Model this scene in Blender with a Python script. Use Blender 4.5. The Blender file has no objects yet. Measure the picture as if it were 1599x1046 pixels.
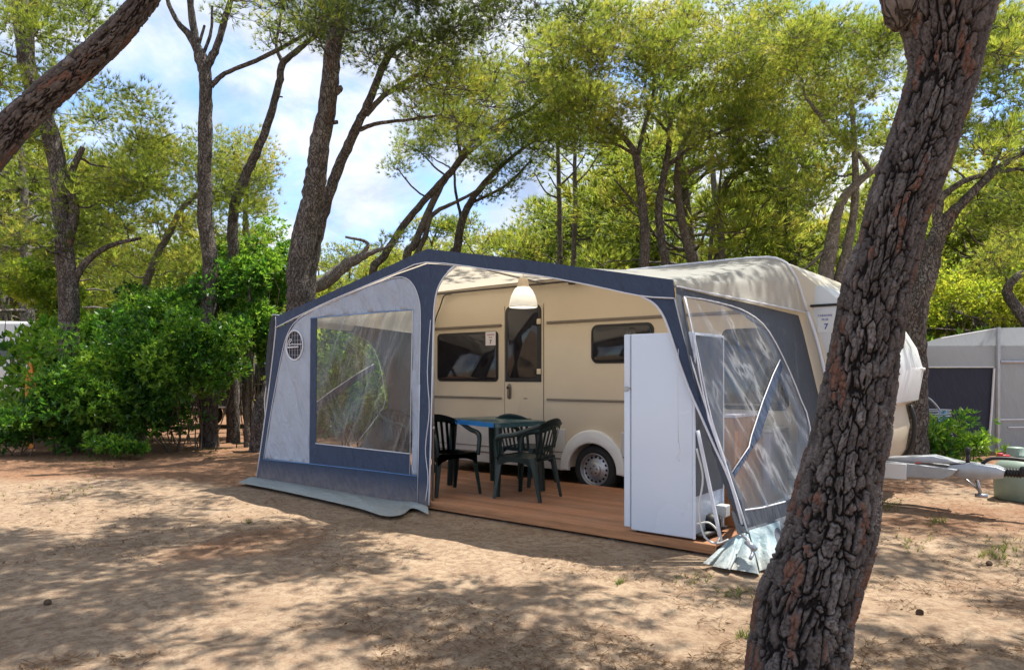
import bpy, bmesh, math, random
import numpy as np
from mathutils import Vector, Matrix, noise as mnoise
from mathutils.geometry import tessellate_polygon
random.seed(7); RNG = np.random.default_rng(11)
S = bpy.context.scene; COL = S.collection
R = math.radians
# ------------------------------------------------------------------ camera frame (focal length and eye point solved from the vanishing points)
FOC, HY, H = 1120.0, 585.0, 1.4
CX, CY = 5.415, -5.372
RX, RY, FX, FY = .7827, .6226, -.6226, .7826
def at(px, py, t):
    u = (px - 800) / FOC
    return Vector((CX + t*(FX + u*RX), CY + t*(FY + u*RY), H + (HY - py)/FOC*t))
def onY(px, py, Y):
    u = (px - 800)/FOC
    return at(px, py, (Y - CY)/(FY + u*RY))
def onZ(px, py, z=0.0): return at(px, py, FOC*(H - z)/(py - HY))
def proj(p):
    dx, dy = p[0]-CX, p[1]-CY
    r = dx*RX + dy*RY; f = dx*FX + dy*FY
    if f < .05: return None
    return 800 + FOC*r/f, HY - FOC*(p[2]-H)/f
# ------------------------------------------------------------------ object helpers
def tag(o, label=None, cat=None, group=None, kind=None):
    if label: o['label'] = label
    if cat: o['category'] = cat
    if group: o['group'] = group
    if kind: o['kind'] = kind
    return o
def thing(name, label, cat, loc=(0,0,0), rotz=0, group=None):
    o = bpy.data.objects.new(name, None); COL.objects.link(o)
    o.location = loc; o.rotation_euler = (0,0,rotz); o.empty_display_size = .1
    return tag(o, label, cat, group)
def link(name, me, parent=None, mat=None, smooth=False):
    o = bpy.data.objects.new(name, me); COL.objects.link(o)
    if mat:
        me.materials.clear()
        for m in (mat if isinstance(mat, (list, tuple)) else [mat]): me.materials.append(m)
    if smooth: me.polygons.foreach_set('use_smooth', [True]*len(me.polygons))
    if parent:
        root = parent
        while root.parent: root = root.parent
        me.transform(Matrix.Translation(-Vector(root.location)))
        o.parent = parent
    return o
def obj(name, bm, mat, parent=None, smooth=False, ang=None):
    bmesh.ops.recalc_face_normals(bm, faces=bm.faces[:])
    if ang:
        for e in bm.edges:
            if len(e.link_faces) == 2 and e.calc_face_angle(0) > R(ang): e.smooth = False
        smooth = True
    me = bpy.data.meshes.new(name); bm.to_mesh(me); bm.free()
    return link(name, me, parent, mat, smooth)
def npmesh(name, V, F, attr=None, mat=None, parent=None, smooth=False):
    me = bpy.data.meshes.new(name); n = F.shape[1]
    me.vertices.add(len(V)); me.vertices.foreach_set('co', np.ascontiguousarray(V, np.float32).ravel())
    me.loops.add(F.size); me.loops.foreach_set('vertex_index', np.ascontiguousarray(F, np.int32).ravel())
    me.polygons.add(len(F)); me.polygons.foreach_set('loop_start', np.arange(0, F.size, n, dtype=np.int32))
    me.update(calc_edges=True)
    for k, a in (attr or {}).items():
        at_ = me.attributes.new(k, 'FLOAT', 'POINT'); at_.data.foreach_set('value', np.ascontiguousarray(a, np.float32))
    return link(name, me, parent, mat, smooth)
def copy_tree(o, parent=None):
    c = o.copy(); COL.objects.link(c)
    if parent: c.parent = parent
    for ch in list(o.children): copy_tree(ch, c)
    return c
BM = bmesh.new
def box(bm, a, b, bev=0.0, seg=2, M=None):
    r = bmesh.ops.create_cube(bm, size=1)
    vs = r['verts']
    for v in vs:
        v.co = Vector([(a[i]+b[i])/2 + v.co[i]*(b[i]-a[i]) for i in range(3)])
    if bev:
        es = {e for v in vs for e in v.link_edges}
        rr = bmesh.ops.bevel(bm, geom=list(es), offset=bev, segments=seg, affect='EDGES', profile=.5)
        vs = list({v for f in rr['faces'] for v in f.verts} | {v for v in vs if v.is_valid})
    if M: bmesh.ops.transform(bm, matrix=M, verts=vs)
    return vs
def catmull(pts, n):
    P = [np.array(p, float) for p in pts]; P = [2*P[0]-P[1]] + P + [2*P[-1]-P[-2]]
    out = []
    for i in range(1, len(P)-2):
        for k in range(n):
            t = k/n; a, b, c, d = P[i-1], P[i], P[i+1], P[i+2]
            out.append(.5*((2*b)+(c-a)*t+(2*a-5*b+4*c-d)*t*t+(3*b-a-3*c+d)*t**3))
    out.append(P[-2]); return np.array(out)
def tube_np(P, rad, sides=6, wob=0.0):
    P = np.asarray(P, float); n = len(P); rad = np.broadcast_to(np.asarray(rad, float), (n,))
    T = np.gradient(P, axis=0); T /= np.linalg.norm(T, axis=1)[:,None]+1e-9
    ref = np.array([0,0,1.]) if abs(T[0][2]) < .9 else np.array([1.,0,0])
    N = np.zeros_like(P); N[0] = np.cross(T[0], ref); N[0] /= np.linalg.norm(N[0])
    for i in range(1, n):
        v = N[i-1]-T[i]*np.dot(N[i-1], T[i]); N[i] = v/(np.linalg.norm(v)+1e-9)
    B = np.cross(T, N); a = np.linspace(0, 2*np.pi, sides, endpoint=False)
    rr = rad[:,None]*(1+wob*RNG.standard_normal((n, sides))) if wob else np.repeat(rad[:,None], sides, 1)
    V = P[:,None,:]+rr[:,:,None]*(np.cos(a)[None,:,None]*N[:,None,:]+np.sin(a)[None,:,None]*B[:,None,:])
    i, j = np.meshgrid(np.arange(n-1), np.arange(sides), indexing='ij'); j2 = (j+1) % sides
    F = np.stack([i*sides+j, i*sides+j2, (i+1)*sides+j2, (i+1)*sides+j], -1).reshape(-1, 4)
    return V.reshape(-1, 3), F
class NP:
    def __init__(s): s.V=[]; s.F=[]; s.n=0; s.A=[]
    def add(s, V, F, a=None):
        s.V.append(V); s.F.append(F+s.n); s.n += len(V)
        s.A.append(np.full(len(V), 0. if a is None else a) if np.isscalar(a) or a is None else a)
    def tube(s, P, rad, sides=6, wob=0): s.add(*tube_np(P, rad, sides, wob))
    def build(s, name, mat, parent=None, smooth=True, attr=None):
        return npmesh(name, np.concatenate(s.V), np.concatenate(s.F), {attr: np.concatenate(s.A)} if attr else None, mat, parent, smooth)
def tube(bm, pts, r, sides=8, smooth_n=0, cap=True):
    P = catmull(pts, smooth_n) if smooth_n else np.array([list(p) for p in pts], float)
    V, F = tube_np(P, r, sides)
    vs = [bm.verts.new(v) for v in V]
    for f in F: bm.faces.new([vs[i] for i in f])
    if cap:
        bm.faces.new(vs[:sides][::-1]); bm.faces.new(vs[-sides:])
    return vs
def lathe(bm, prof, c, axis='Z', n=32, cap=False):
    rings = []
    for r, h in prof:
        ring = []
        for k in range(n):
            a = 2*math.pi*k/n; x, y = r*math.cos(a), r*math.sin(a)
            p = (x, y, h) if axis == 'Z' else ((x, h, y) if axis == 'Y' else (h, x, y))
            ring.append(bm.verts.new(Vector(c)+Vector(p)))
        rings.append(ring)
    for a, b in zip(rings, rings[1:]):
        for k in range(n): bm.faces.new((a[k], a[(k+1)%n], b[(k+1)%n], b[k]))
    if cap: bm.faces.new(rings[0]); bm.faces.new(rings[-1])
def sheet(bm, outer, holes=(), thick=None, grid=.09, wr=0.0, seed=0):
    """cloth panel from a planar 3D outline with holes, finely triangulated so that it can carry real creases"""
    loops = [[Vector(p) for p in outer]]+[[Vector(p) for p in h] for h in holes]
    o = loops[0][0]; nrm = Vector((0,0,0)); m = len(loops[0])
    for k in range(m): nrm += (loops[0][k]-o).cross(loops[0][(k+1) % m]-o)
    nrm.normalize()
    if nrm.y > 0: nrm = -nrm
    ex = Vector((0,0,1)).cross(nrm)
    if ex.length < .1: ex = Vector((1,0,0))
    ex.normalize(); ey = nrm.cross(ex)
    def to2(p): return Vector(((p-o).dot(ex), (p-o).dot(ey)))
    pts = []; edges = []; hgt = {}
    for l in loops:
        b = len(pts); pts += [to2(p) for p in l]; edges += [(b+k, b+(k+1) % len(l)) for k in range(len(l))]
    nb = len(pts)
    if grid:
        xs = [p.x for p in pts]; ys = [p.y for p in pts]
        gx = int((max(xs)-min(xs))/grid); gy = int((max(ys)-min(ys))/grid)
        pts += [Vector((min(xs)+(a+.5+.25*(b % 2))*grid, min(ys)+(b+.5)*grid)) for a in range(gx) for b in range(gy)]
    from mathutils.geometry import delaunay_2d_cdt
    vo, eo, fo, _, _, _ = delaunay_2d_cdt(pts, edges, [], 1, 1e-5)
    def inside(q, l):
        c = False
        for k in range(len(l)):
            a, b = l[k], l[k-1]
            if (a.y > q.y) != (b.y > q.y) and q.x < (b.x-a.x)*(q.y-a.y)/(b.y-a.y)+a.x: c = not c
        return c
    L2 = [[to2(p) for p in l] for l in loops]
    def keepf(f):
        q = sum((vo[i] for i in f), Vector((0,0)))/len(f); return inside(q, L2[0]) and not any(inside(q, h) for h in L2[1:])
    fo = [f for f in fo if keepf(f)]
    used = sorted({i for f in fo for i in f}); bd = set()
    cnt = {}
    for f in fo:
        for k in range(len(f)):
            e = tuple(sorted((f[k], f[(k+1) % len(f)]))); cnt[e] = cnt.get(e, 0)+1
    for e, c in cnt.items():
        if c == 1: bd |= set(e)
    bpts = [vo[i] for i in bd]
    def lift(i):
        p = vo[i]
        if not wr or i in bd: return 0
        d = min((p-q).length for q in bpts); k = min(1, d/.12)
        return wr*k*(math.sin(p.x*13+p.y*9+seed)+.7*math.sin(p.x*23-p.y*6+2*seed)+.5*mnoise.noise(Vector((p.x*4, p.y*4, seed))))
    base = {i: o+ex*vo[i].x+ey*vo[i].y+nrm*lift(i) for i in used}
    vs = {i: bm.verts.new(base[i]) for i in used}
    for f in fo: bm.faces.new([vs[i] for i in f])
    if thick is not None:
        th = Vector(thick); v2 = {i: bm.verts.new(base[i]+th) for i in used}
        for f in fo: bm.faces.new([v2[i] for i in reversed(f)])
        for (a, b), c in cnt.items():
            if c == 1: bm.faces.new((vs[a], vs[b], v2[b], v2[a]))
def prism(bm, poly, axis, a, b, bev=0, seg=2):
    """extrude 2D polygon (two other axes in order) along axis"""
    def mk(p, h): return {'Y': (p[0], h, p[1]), 'X': (h, p[0], p[1]), 'Z': (p[0], p[1], h)}[axis]
    v1 = [bm.verts.new(mk(p, a)) for p in poly]; v2 = [bm.verts.new(mk(p, b)) for p in poly]; n = len(poly)
    fs = [bm.faces.new(v1), bm.faces.new(v2[::-1])]
    for i in range(n): fs.append(bm.faces.new((v1[i], v2[i], v2[(i+1)%n], v1[(i+1)%n])))
    bmesh.ops.recalc_face_normals(bm, faces=fs)
    if bev:
        es = set(fs[0].edges) | set(fs[1].edges)
        bmesh.ops.bevel(bm, geom=list(es), offset=bev, segments=seg, affect='EDGES', profile=.5)
def rrect(x0, z0, x1, z1, r, n=6, rr=None):
    out = []; rs = rr or (r, r, r, r)
    for (cx, cz, a0), q in zip(((x1, z0, -90), (x1, z1, 0), (x0, z1, 90), (x0, z0, 180)), rs):
        ccx = cx-q if cx == x1 else cx+q; ccz = cz-q if cz == z1 else cz+q
        for k in range(n+1):
            a = R(a0+90*k/n); out.append((ccx+q*math.cos(a), ccz+q*math.sin(a)))
    return out
# ------------------------------------------------------------------ materials
def nodes(name):
    m = bpy.data.materials.new(name); m.use_nodes = True; nt = m.node_tree; nt.nodes.clear()
    out = nt.nodes.new('ShaderNodeOutputMaterial'); return m, nt, out
class G:
    def __init__(s, nt): s.nt = nt
    def n(s, t, **kw):
        x = s.nt.nodes.new(t)
        for k, v in kw.items():
            if k.startswith('i_'): x.inputs[k[2:].replace('_', ' ')].default_value = v
            else: setattr(x, k, v)
        return x
    def l(s, a, b): s.nt.links.new(a, b)
    def coord(s, scale=(1,1,1), kind='Object', rot=(0,0,0)):
        c = s.n('ShaderNodeTexCoord'); v = c.outputs[kind]
        if any(rot):
            q = s.n('ShaderNodeMapping'); q.inputs['Rotation'].default_value = rot; s.l(v, q.inputs['Vector']); v = q.outputs['Vector']
        m = s.n('ShaderNodeMapping'); m.inputs['Scale'].default_value = scale; s.l(v, m.inputs['Vector']); return m.outputs['Vector']
    def noise(s, vec, scale, detail=4, rough=.55, dist=0):
        x = s.n('ShaderNodeTexNoise'); x.inputs['Scale'].default_value = scale; x.inputs['Detail'].default_value = detail
        x.inputs['Roughness'].default_value = rough; x.inputs['Distortion'].default_value = dist; s.l(vec, x.inputs['Vector']); return x.outputs['Fac']
    def ramp(s, fac, stops):
        r = s.n('ShaderNodeValToRGB'); e = r.color_ramp.elements
        while len(e) < len(stops): e.new(.5)
        for k, (p, c) in enumerate(stops): e[k].position = p; e[k].color = (*c, 1) if len(c) == 3 else c
        s.l(fac, r.inputs['Fac']); return r.outputs['Color']
    def mix(s, fac, a, b, mode='MIX'):
        m = s.n('ShaderNodeMix', data_type='RGBA', blend_type=mode)
        for k, v in ((0, fac), (6, a), (7, b)):
            if hasattr(v, 'links'): s.l(v, m.inputs[k])
            else: m.inputs[k].default_value = v if k == 0 else (*v, 1)
        return m.outputs[2]
    def bump(s, h, strength=.3, dist=.01):
        b = s.n('ShaderNodeBump'); b.inputs['Strength'].default_value = strength; b.inputs['Distance'].default_value = dist
        s.l(h, b.inputs['Height']); return b.outputs['Normal']
def gv(c): return (c, c, c)
def pm(name, col, rough=.5, metal=0, var=.12, vscale=6, bump=None, bdist=.004, bscale=40, stretch=(1,1,1), coat=0, dirt=None, transl=None, spec=.5):
    m, nt, out = nodes(name); g = G(nt)
    b = g.n('ShaderNodeBsdfPrincipled'); b.inputs['Metallic'].default_value = metal
    b.inputs['Specular IOR Level'].default_value = spec
    if coat: b.inputs['Coat Weight'].default_value = coat; b.inputs['Coat Roughness'].default_value = .08
    v = g.coord(stretch); f = g.noise(v, vscale, 5, .6)
    lo = tuple(c*(1-var) for c in col); hi = tuple(min(1, c*(1+var)) for c in col)
    c = g.ramp(f, [(.3, lo), (.7, hi)])
    if dirt:
        f2 = g.noise(g.coord(), dirt[1], 6, .65, .6); c = g.mix(g.ramp(f2, [(dirt[2], gv(0)), (dirt[2]+.22, gv(1))]), c, dirt[0])
    g.l(c, b.inputs['Base Color'])
    rr = g.n('ShaderNodeMapRange', i_To_Min=max(0, rough-.08), i_To_Max=min(1, rough+.1)); g.l(f, rr.inputs['Value']); g.l(rr.outputs[0], b.inputs['Roughness'])
    if bump: g.l(g.bump(g.noise(v, bscale, 5, .6), bump, bdist), b.inputs['Normal'])
    sh = b.outputs[0]
    if transl:
        t = g.n('ShaderNodeBsdfTranslucent'); t.inputs['Color'].default_value = (*transl[0], 1)
        ms = g.n('ShaderNodeMixShader'); ms.inputs[0].default_value = transl[1]; g.l(sh, ms.inputs[1]); g.l(t.outputs[0], ms.inputs[2]); sh = ms.outputs[0]
    g.l(sh, out.inputs['Surface']); return m
def cloth(name, col, wr=.6, transl=None, rough=.75, weave=True, dirtz=None):
    """woven tent cloth: broad tension folds, fine wrinkles and weave"""
    m, nt, out = nodes(name); g = G(nt); b = g.n('ShaderNodeBsdfPrincipled'); b.inputs['Roughness'].default_value = rough
    b.inputs['Specular IOR Level'].default_value = .25
    v = g.coord((1,1,1)); v2 = g.coord((3.2, 3.2, .9), rot=(0, R(24), R(15)))
    n1 = g.noise(v2, 2.2, 3, .5, 1.2); n2 = g.noise(v2, 9, 3, .5, .5); n3 = g.noise(v, 5, 5, .6)
    c = g.ramp(n3, [(.3, tuple(x*.95 for x in col)), (.7, tuple(min(1, x*1.04) for x in col))])
    if dirtz:
        se = g.n('ShaderNodeSeparateXYZ'); g.l(g.coord(), se.inputs[0]); mr = g.n('ShaderNodeMapRange', i_From_Min=dirtz[0], i_From_Max=dirtz[1], i_To_Min=1, i_To_Max=0)
        g.l(se.outputs['Z'], mr.inputs['Value']); mu = g.n('ShaderNodeMath', operation='MULTIPLY'); g.l(mr.outputs[0], mu.inputs[0]); g.l(g.noise(v, 9, 6, .7), mu.inputs[1])
        c = g.mix(mu.outputs[0], c, (.42, .33, .25))
    g.l(c, b.inputs['Base Color'])
    a = g.n('ShaderNodeMath', operation='MULTIPLY_ADD'); g.l(n1, a.inputs[0]); a.inputs[1].default_value = 1.0; 
    q = g.n('ShaderNodeMath', operation='MULTIPLY'); g.l(n2, q.inputs[0]); q.inputs[1].default_value = .28; g.l(q.outputs[0], a.inputs[2])
    g.l(g.bump(a.outputs[0], wr, .06), b.inputs['Normal']); sh = b.outputs[0]
    if transl:
        t = g.n('ShaderNodeBsdfTranslucent'); t.inputs['Color'].default_value = (*transl[0], 1)
        ms = g.n('ShaderNodeMixShader'); ms.inputs[0].default_value = transl[1]; g.l(sh, ms.inputs[1]); g.l(t.outputs[0], ms.inputs[2]); sh = ms.outputs[0]
    g.l(sh, out.inputs['Surface']); return m
def bark(name, c1, c2, sc=1.0, red=.0):
    m, nt, out = nodes(name); g = G(nt); b = g.n('ShaderNodeBsdfPrincipled'); b.inputs['Roughness'].default_value = .9; b.inputs['Specular IOR Level'].default_value = .2
    v = g.coord((1, 1, .45)); vo = g.n('ShaderNodeTexVoronoi', feature='DISTANCE_TO_EDGE'); vo.inputs['Scale'].default_value = 20*sc
    nd = g.n('ShaderNodeTexNoise'); nd.inputs['Scale'].default_value = 9*sc; g.l(v, nd.inputs['Vector'])
    mv = g.n('ShaderNodeVectorMath', operation='MULTIPLY_ADD'); g.l(nd.outputs['Color'], mv.inputs[0]); mv.inputs[1].default_value = (.26,.26,.26); g.l(v, mv.inputs[2])
    g.l(mv.outputs[0], vo.inputs['Vector'])
    cr = g.ramp(vo.outputs['Distance'], [(.0, gv(.1)), (.13, gv(1))])
    n = g.noise(v, 14*sc, 6, .7); c = g.ramp(n, [(.3, c1), (.7, c2)])
    if red: c = g.mix(g.ramp(g.noise(v, 5*sc, 3), [(.62, gv(0)), (.7, gv(red))]), c, (.23, .09, .05))
    c = g.mix(g.ramp(g.noise(g.coord((1,1,.5)), 3.5*sc, 4, .6), [(.4, gv(0)), (.7, gv(.55))]), c, tuple(x*.6 for x in c1)); c = g.mix(cr, tuple(x*.45 for x in c1), c); g.l(c, b.inputs['Base Color'])
    h = g.mix(.35, cr, n); g.l(g.bump(h, 1.0, .03), b.inputs['Normal'])
    g.l(b.outputs[0], out.inputs['Surface']); return m
def leafmat(name, stops, tstops, trans=.45, rough=.5, spec=.3):
    m, nt, out = nodes(name); g = G(nt); a = g.n('ShaderNodeAttribute', attribute_name='tint')
    oi = g.n('ShaderNodeObjectInfo'); ad = g.n('ShaderNodeMath', operation='MULTIPLY_ADD'); g.l(oi.outputs['Random'], ad.inputs[0]); ad.inputs[1].default_value = .22; g.l(a.outputs['Fac'], ad.inputs[2])
    b = g.n('ShaderNodeBsdfPrincipled'); b.inputs['Roughness'].default_value = rough; b.inputs['Specular IOR Level'].default_value = spec
    g.l(g.ramp(ad.outputs[0], stops), b.inputs['Base Color']); t = g.n('ShaderNodeBsdfTranslucent'); g.l(g.ramp(ad.outputs[0], tstops), t.inputs['Color'])
    ms = g.n('ShaderNodeMixShader'); ms.inputs[0].default_value = trans; g.l(b.outputs[0], ms.inputs[1]); g.l(t.outputs[0], ms.inputs[2]); g.l(ms.outputs[0], out.inputs['Surface'])
    return m
def pvc(name, streak=.16, rot=(0, R(-24), 0)):
    """clear window film: see-through, glossy, creased with whitish fold lines"""
    m, nt, out = nodes(name); g = G(nt)
    v = g.coord((5, 5, .42), rot=rot); n1 = g.noise(v, 1.25, 3, .5, .5)
    tr = g.n('ShaderNodeBsdfTransparent'); tr.inputs['Color'].default_value = (.90, .91, .92, 1)
    gl = g.n('ShaderNodeBsdfGlossy'); gl.inputs['Roughness'].default_value = .08; g.l(g.bump(n1, .6, .03), gl.inputs['Normal'])
    df = g.n('ShaderNodeBsdfDiffuse'); df.inputs['Color'].default_value = (.85, .87, .9, 1); g.l(g.bump(n1, .8, .05), df.inputs['Normal'])
    m1 = g.n('ShaderNodeMixShader'); f1 = g.ramp(n1, [(.42, gv(.03)), (.56, gv(.07)), (.62, gv(streak)), (.66, gv(.04))]); g.l(f1, m1.inputs[0]); g.l(tr.outputs[0], m1.inputs[1]); g.l(df.outputs[0], m1.inputs[2])
    lw = g.n('ShaderNodeLayerWeight'); lw.inputs['Blend'].default_value = .5; fr = g.n('ShaderNodeMapRange', i_From_Min=.25, i_From_Max=1., i_To_Min=.03, i_To_Max=.17); g.l(lw.outputs['Facing'], fr.inputs['Value'])
    m2 = g.n('ShaderNodeMixShader'); g.l(fr.outputs[0], m2.inputs[0]); g.l(m1.outputs[0], m2.inputs[1]); g.l(gl.outputs[0], m2.inputs[2]); g.l(m2.outputs[0], out.inputs['Surface'])
    return m
M = dict(
    navy=cloth('navy_cloth', (.052, .074, .125), .9), navy_low=cloth('navy_skirt_cloth', (.052, .074, .125), 1.0, dirtz=(-.05, .28)),
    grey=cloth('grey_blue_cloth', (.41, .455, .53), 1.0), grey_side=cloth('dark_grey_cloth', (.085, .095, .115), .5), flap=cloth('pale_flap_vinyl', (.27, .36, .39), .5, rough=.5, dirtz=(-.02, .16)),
    roof=cloth('tan_roof_cloth', (.45, .46, .43), .22, transl=((.84, .74, .60), .42)), piping=pm('white_piping', (.72, .73, .78), .5, var=.05),
    blueline=pm('blue_piping', (.12, .27, .55), .5), pvc=pvc('clear_film'), pvc2=pvc('clear_film_creased', .26, (R(-24), 0, 0)),
    mesh=pm('vent_mesh', (.035, .035, .05), .8), pole=pm('steel_pole', (.42, .43, .45), .35, .8), darkpole=pm('brown_pole', (.09, .075, .065), .5),
    cream=pm('cream_caravan_skin', (.66, .57, .43), .38, var=.03, vscale=2, coat=.15), white=pm('white_gelcoat', (.72, .73, .72), .3, var=.04, vscale=3, coat=.2, dirt=((.5,.47,.42), 2.5, .62)),
    skirt=pm('pale_grey_skirt', (.52, .51, .49), .4, var=.06), trim=pm('grey_brown_trim', (.20, .17, .14), .4, .3), glass=pm('tinted_window', (.012, .010, .013), .06, var=.3, spec=.6),
    gframe=pm('black_rubber', (.015, .014, .014), .5), tyre=pm('tyre_rubber', (.02, .02, .02), .8, bump=.4), rim=pm('steel_rim', (.42, .42, .43), .35, .7, var=.1),
    black=pm('black_void', (.008, .008, .008), .9), galv=pm('galvanised_steel', (.40, .42, .45), .38, .75, var=.12, vscale=9), plastic=pm('green_black_plastic', (.012, .030, .030), .32, var=.15, bump=.05),
    tabletop=pm('dark_green_tabletop', (.045, .10, .115), .22, var=.1), edge_reflection=pm('painted_blue_reflection', (.07, .42, .95), .35), fridge=pm('fridge_enamel', (.70, .77, .87), .25, var=.01, vscale=2, bump=.04, bscale=120, bdist=.001),
    fridgeback=pm('fridge_back_panel', (.075, .085, .105), .5), lamp=pm('lamp_opal_shade', (.86, .86, .83), .35, var=.01, transl=((.92,.91,.88), .45)), lampneck=pm('lamp_neck', (.62, .52, .40), .5),
    cable=pm('white_cable', (.62, .62, .58), .5), wood=pm('orange_wood_panel', (.42, .19, .075), .4, var=.25, vscale=3, stretch=(6, 6, .5)), lilac=pm('pale_lilac_panel', (.52, .49, .56), .35, var=.06),
    paper=pm('label_paper', (.74, .71, .76), .6, var=.03), ink=pm('black_ink', (.02, .02, .03), .6), blueink=pm('blue_ink', (.04, .05, .32), .6), redink=pm('dull_red_ink', (.35, .14, .17), .6),
    red=pm('red_plastic', (.45, .03, .03), .4), jug=pm('green_grey_plastic', (.22, .29, .24), .5, var=.1), tent=cloth('grey_tent_cloth', (.36, .38, .41), .4, transl=((.58,.62,.67), .4)), tent_navy=cloth('dark_tent_panel', (.035, .04, .06), .4),
    cone=pm('pine_cone', (.10, .06, .035), .8), orange=pm('orange_board', (.75, .22, .02), .4), bluecloth=pm('blue_towel', (.06, .22, .55), .8), paleblue=pm('pale_blue_towel', (.30, .52, .70), .8),
    carpaint=pm('dark_car_paint', (.02, .022, .028), .2, coat=.6), carglass=pm('car_glass', (.03, .05, .055), .05, spec=.8), chrome=pm('chrome', (.6, .6, .62), .15, .9),
    bark=bark('pine_bark', (.085, .069, .060), (.27, .238, .215), 1.0, .5), bark_light=bark('pale_bark', (.24, .205, .175), (.42, .38, .34), 1.3), bark_far=bark('grey_bark', (.15, .125, .105), (.34, .30, .265), 1.2, .3),
    stem=pm('brown_stem', (.11, .08, .055), .9),
    pine=leafmat('pine_needles', [(.0, (.05, .072, .022)), (.5, (.108, .142, .030)), (.85, (.215, .22, .045)), (1., (.27, .23, .055))], [(.0, (.14, .20, .03)), (.5, (.34, .44, .05)), (.85, (.60, .61, .08)), (1., (.64, .58, .10))], .6),
    pine_dark=leafmat('pine_needles_dark', [(.0, (.03, .045, .016)), (.6, (.065, .085, .02)), (1., (.14, .14, .03))], [(.0, (.05, .09, .02)), (.6, (.18, .24, .03)), (1., (.38, .36, .05))], .45),
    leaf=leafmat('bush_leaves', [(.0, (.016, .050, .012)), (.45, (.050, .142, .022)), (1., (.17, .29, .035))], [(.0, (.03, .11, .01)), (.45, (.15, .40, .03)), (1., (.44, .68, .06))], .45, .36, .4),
    scrub=leafmat('scrub_leaves', [(.0, (.05, .10, .02)), (.5, (.14, .21, .03)), (1., (.27, .29, .04))], [(.0, (.14, .26, .02)), (.5, (.44, .58, .04)), (1., (.70, .70, .07))], .55, .5, .3),
    grass=leafmat('grass_blades', [(.0, (.05, .10, .02)), (1., (.22, .22, .07))], [(.0, (.10, .22, .03)), (1., (.4, .4, .1))], .4),
    litter=leafmat('pine_litter', [(.0, (.10, .055, .03)), (.5, (.20, .115, .06)), (1., (.33, .22, .13))], [(.0, (.1, .06, .03)), (1., (.3, .2, .1))], .1, .9),
)
NOV1, NOV2 = 210, 170
SUN_EL, SUN_AZ, SUN_E = R(67), R(22), 3.8
SKY_E, EXPO = .14, 1.25
CLOUD_LOC, CLOUD_L = (.3, .1, .2), 3.5
# ------------------------------------------------------------------ ground
def vnoise(x, y, seed=0):
    xi = np.floor(x).astype(np.int64); yi = np.floor(y).astype(np.int64); xf = x-xi; yf = y-yi
    def h(a, b):
        n = (a*374761393 + b*668265263 + seed*1442695041) & 0xffffffff
        n = ((n ^ (n >> 13))*1274126177) & 0xffffffff
        return ((n ^ (n >> 16)) & 0xffff)/65535.0
    u = xf*xf*(3-2*xf); v = yf*yf*(3-2*yf)
    return (h(xi,yi)*(1-u)+h(xi+1,yi)*u)*(1-v)+(h(xi,yi+1)*(1-u)+h(xi+1,yi+1)*u)*v
def ground_z(x, y):
    x = np.asarray(x, float); y = np.asarray(y, float)
    d = np.hypot(x-1, y+1)
    z = .040*(vnoise(x*1.3, y*1.3, 1)-.5) + .028*(vnoise(x*3.1+7, y*3.1, 2)-.5) + .016*(vnoise(x*7.7, y*7.7+3, 3)-.5) + .008*(vnoise(x*17, y*17, 4)-.5)
    z = z + .10*(vnoise(x*.22, y*.22, 5)-.5)*np.clip((d-5)/6, 0, 1)
    inside = np.clip(1.3-np.maximum(np.abs(x)/3.5, np.abs(y-1.1)/1.6), 0, .3)/.3      # level under the deck
    return z*(1-inside) - .012 - .02*inside
n = 190
u = np.linspace(-1, 1, 2*n+1); g1 = 1.5*np.sinh(5.1*u)
gx, gy = np.meshgrid(g1+2.2, g1-1.8, indexing='ij'); gz = ground_z(gx, gy)
V = np.stack([gx, gy, gz], -1).reshape(-1, 3); m_ = 2*n+1
i, j = np.meshgrid(np.arange(m_-1), np.arange(m_-1), indexing='ij')
F = np.stack([i*m_+j, (i+1)*m_+j, (i+1)*m_+j+1, i*m_+j+1], -1).reshape(-1, 4)
rx = (V[:,0]-CX)*RX+(V[:,1]-CY)*RY; fz = (V[:,0]-CX)*FX+(V[:,1]-CY)*FY
lit = np.clip((fz-7.9-.5*vnoise(V[:,0]*.8, V[:,1]*.8, 9)*3)/1.8, 0, 1)*np.where(rx < 1.5, 1, .75)
lit = np.maximum(lit, .55*np.clip((vnoise(V[:,0]*.55, V[:,1]*.55, 12)-.52)*4, 0, 1)*np.clip((-rx-0.2)/2, 0, 1))
lit = np.maximum(lit, .8*np.clip((rx-2.0)/1.5, 0, 1)*vnoise(V[:,0]*.9, V[:,1]*.9, 15))
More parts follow.
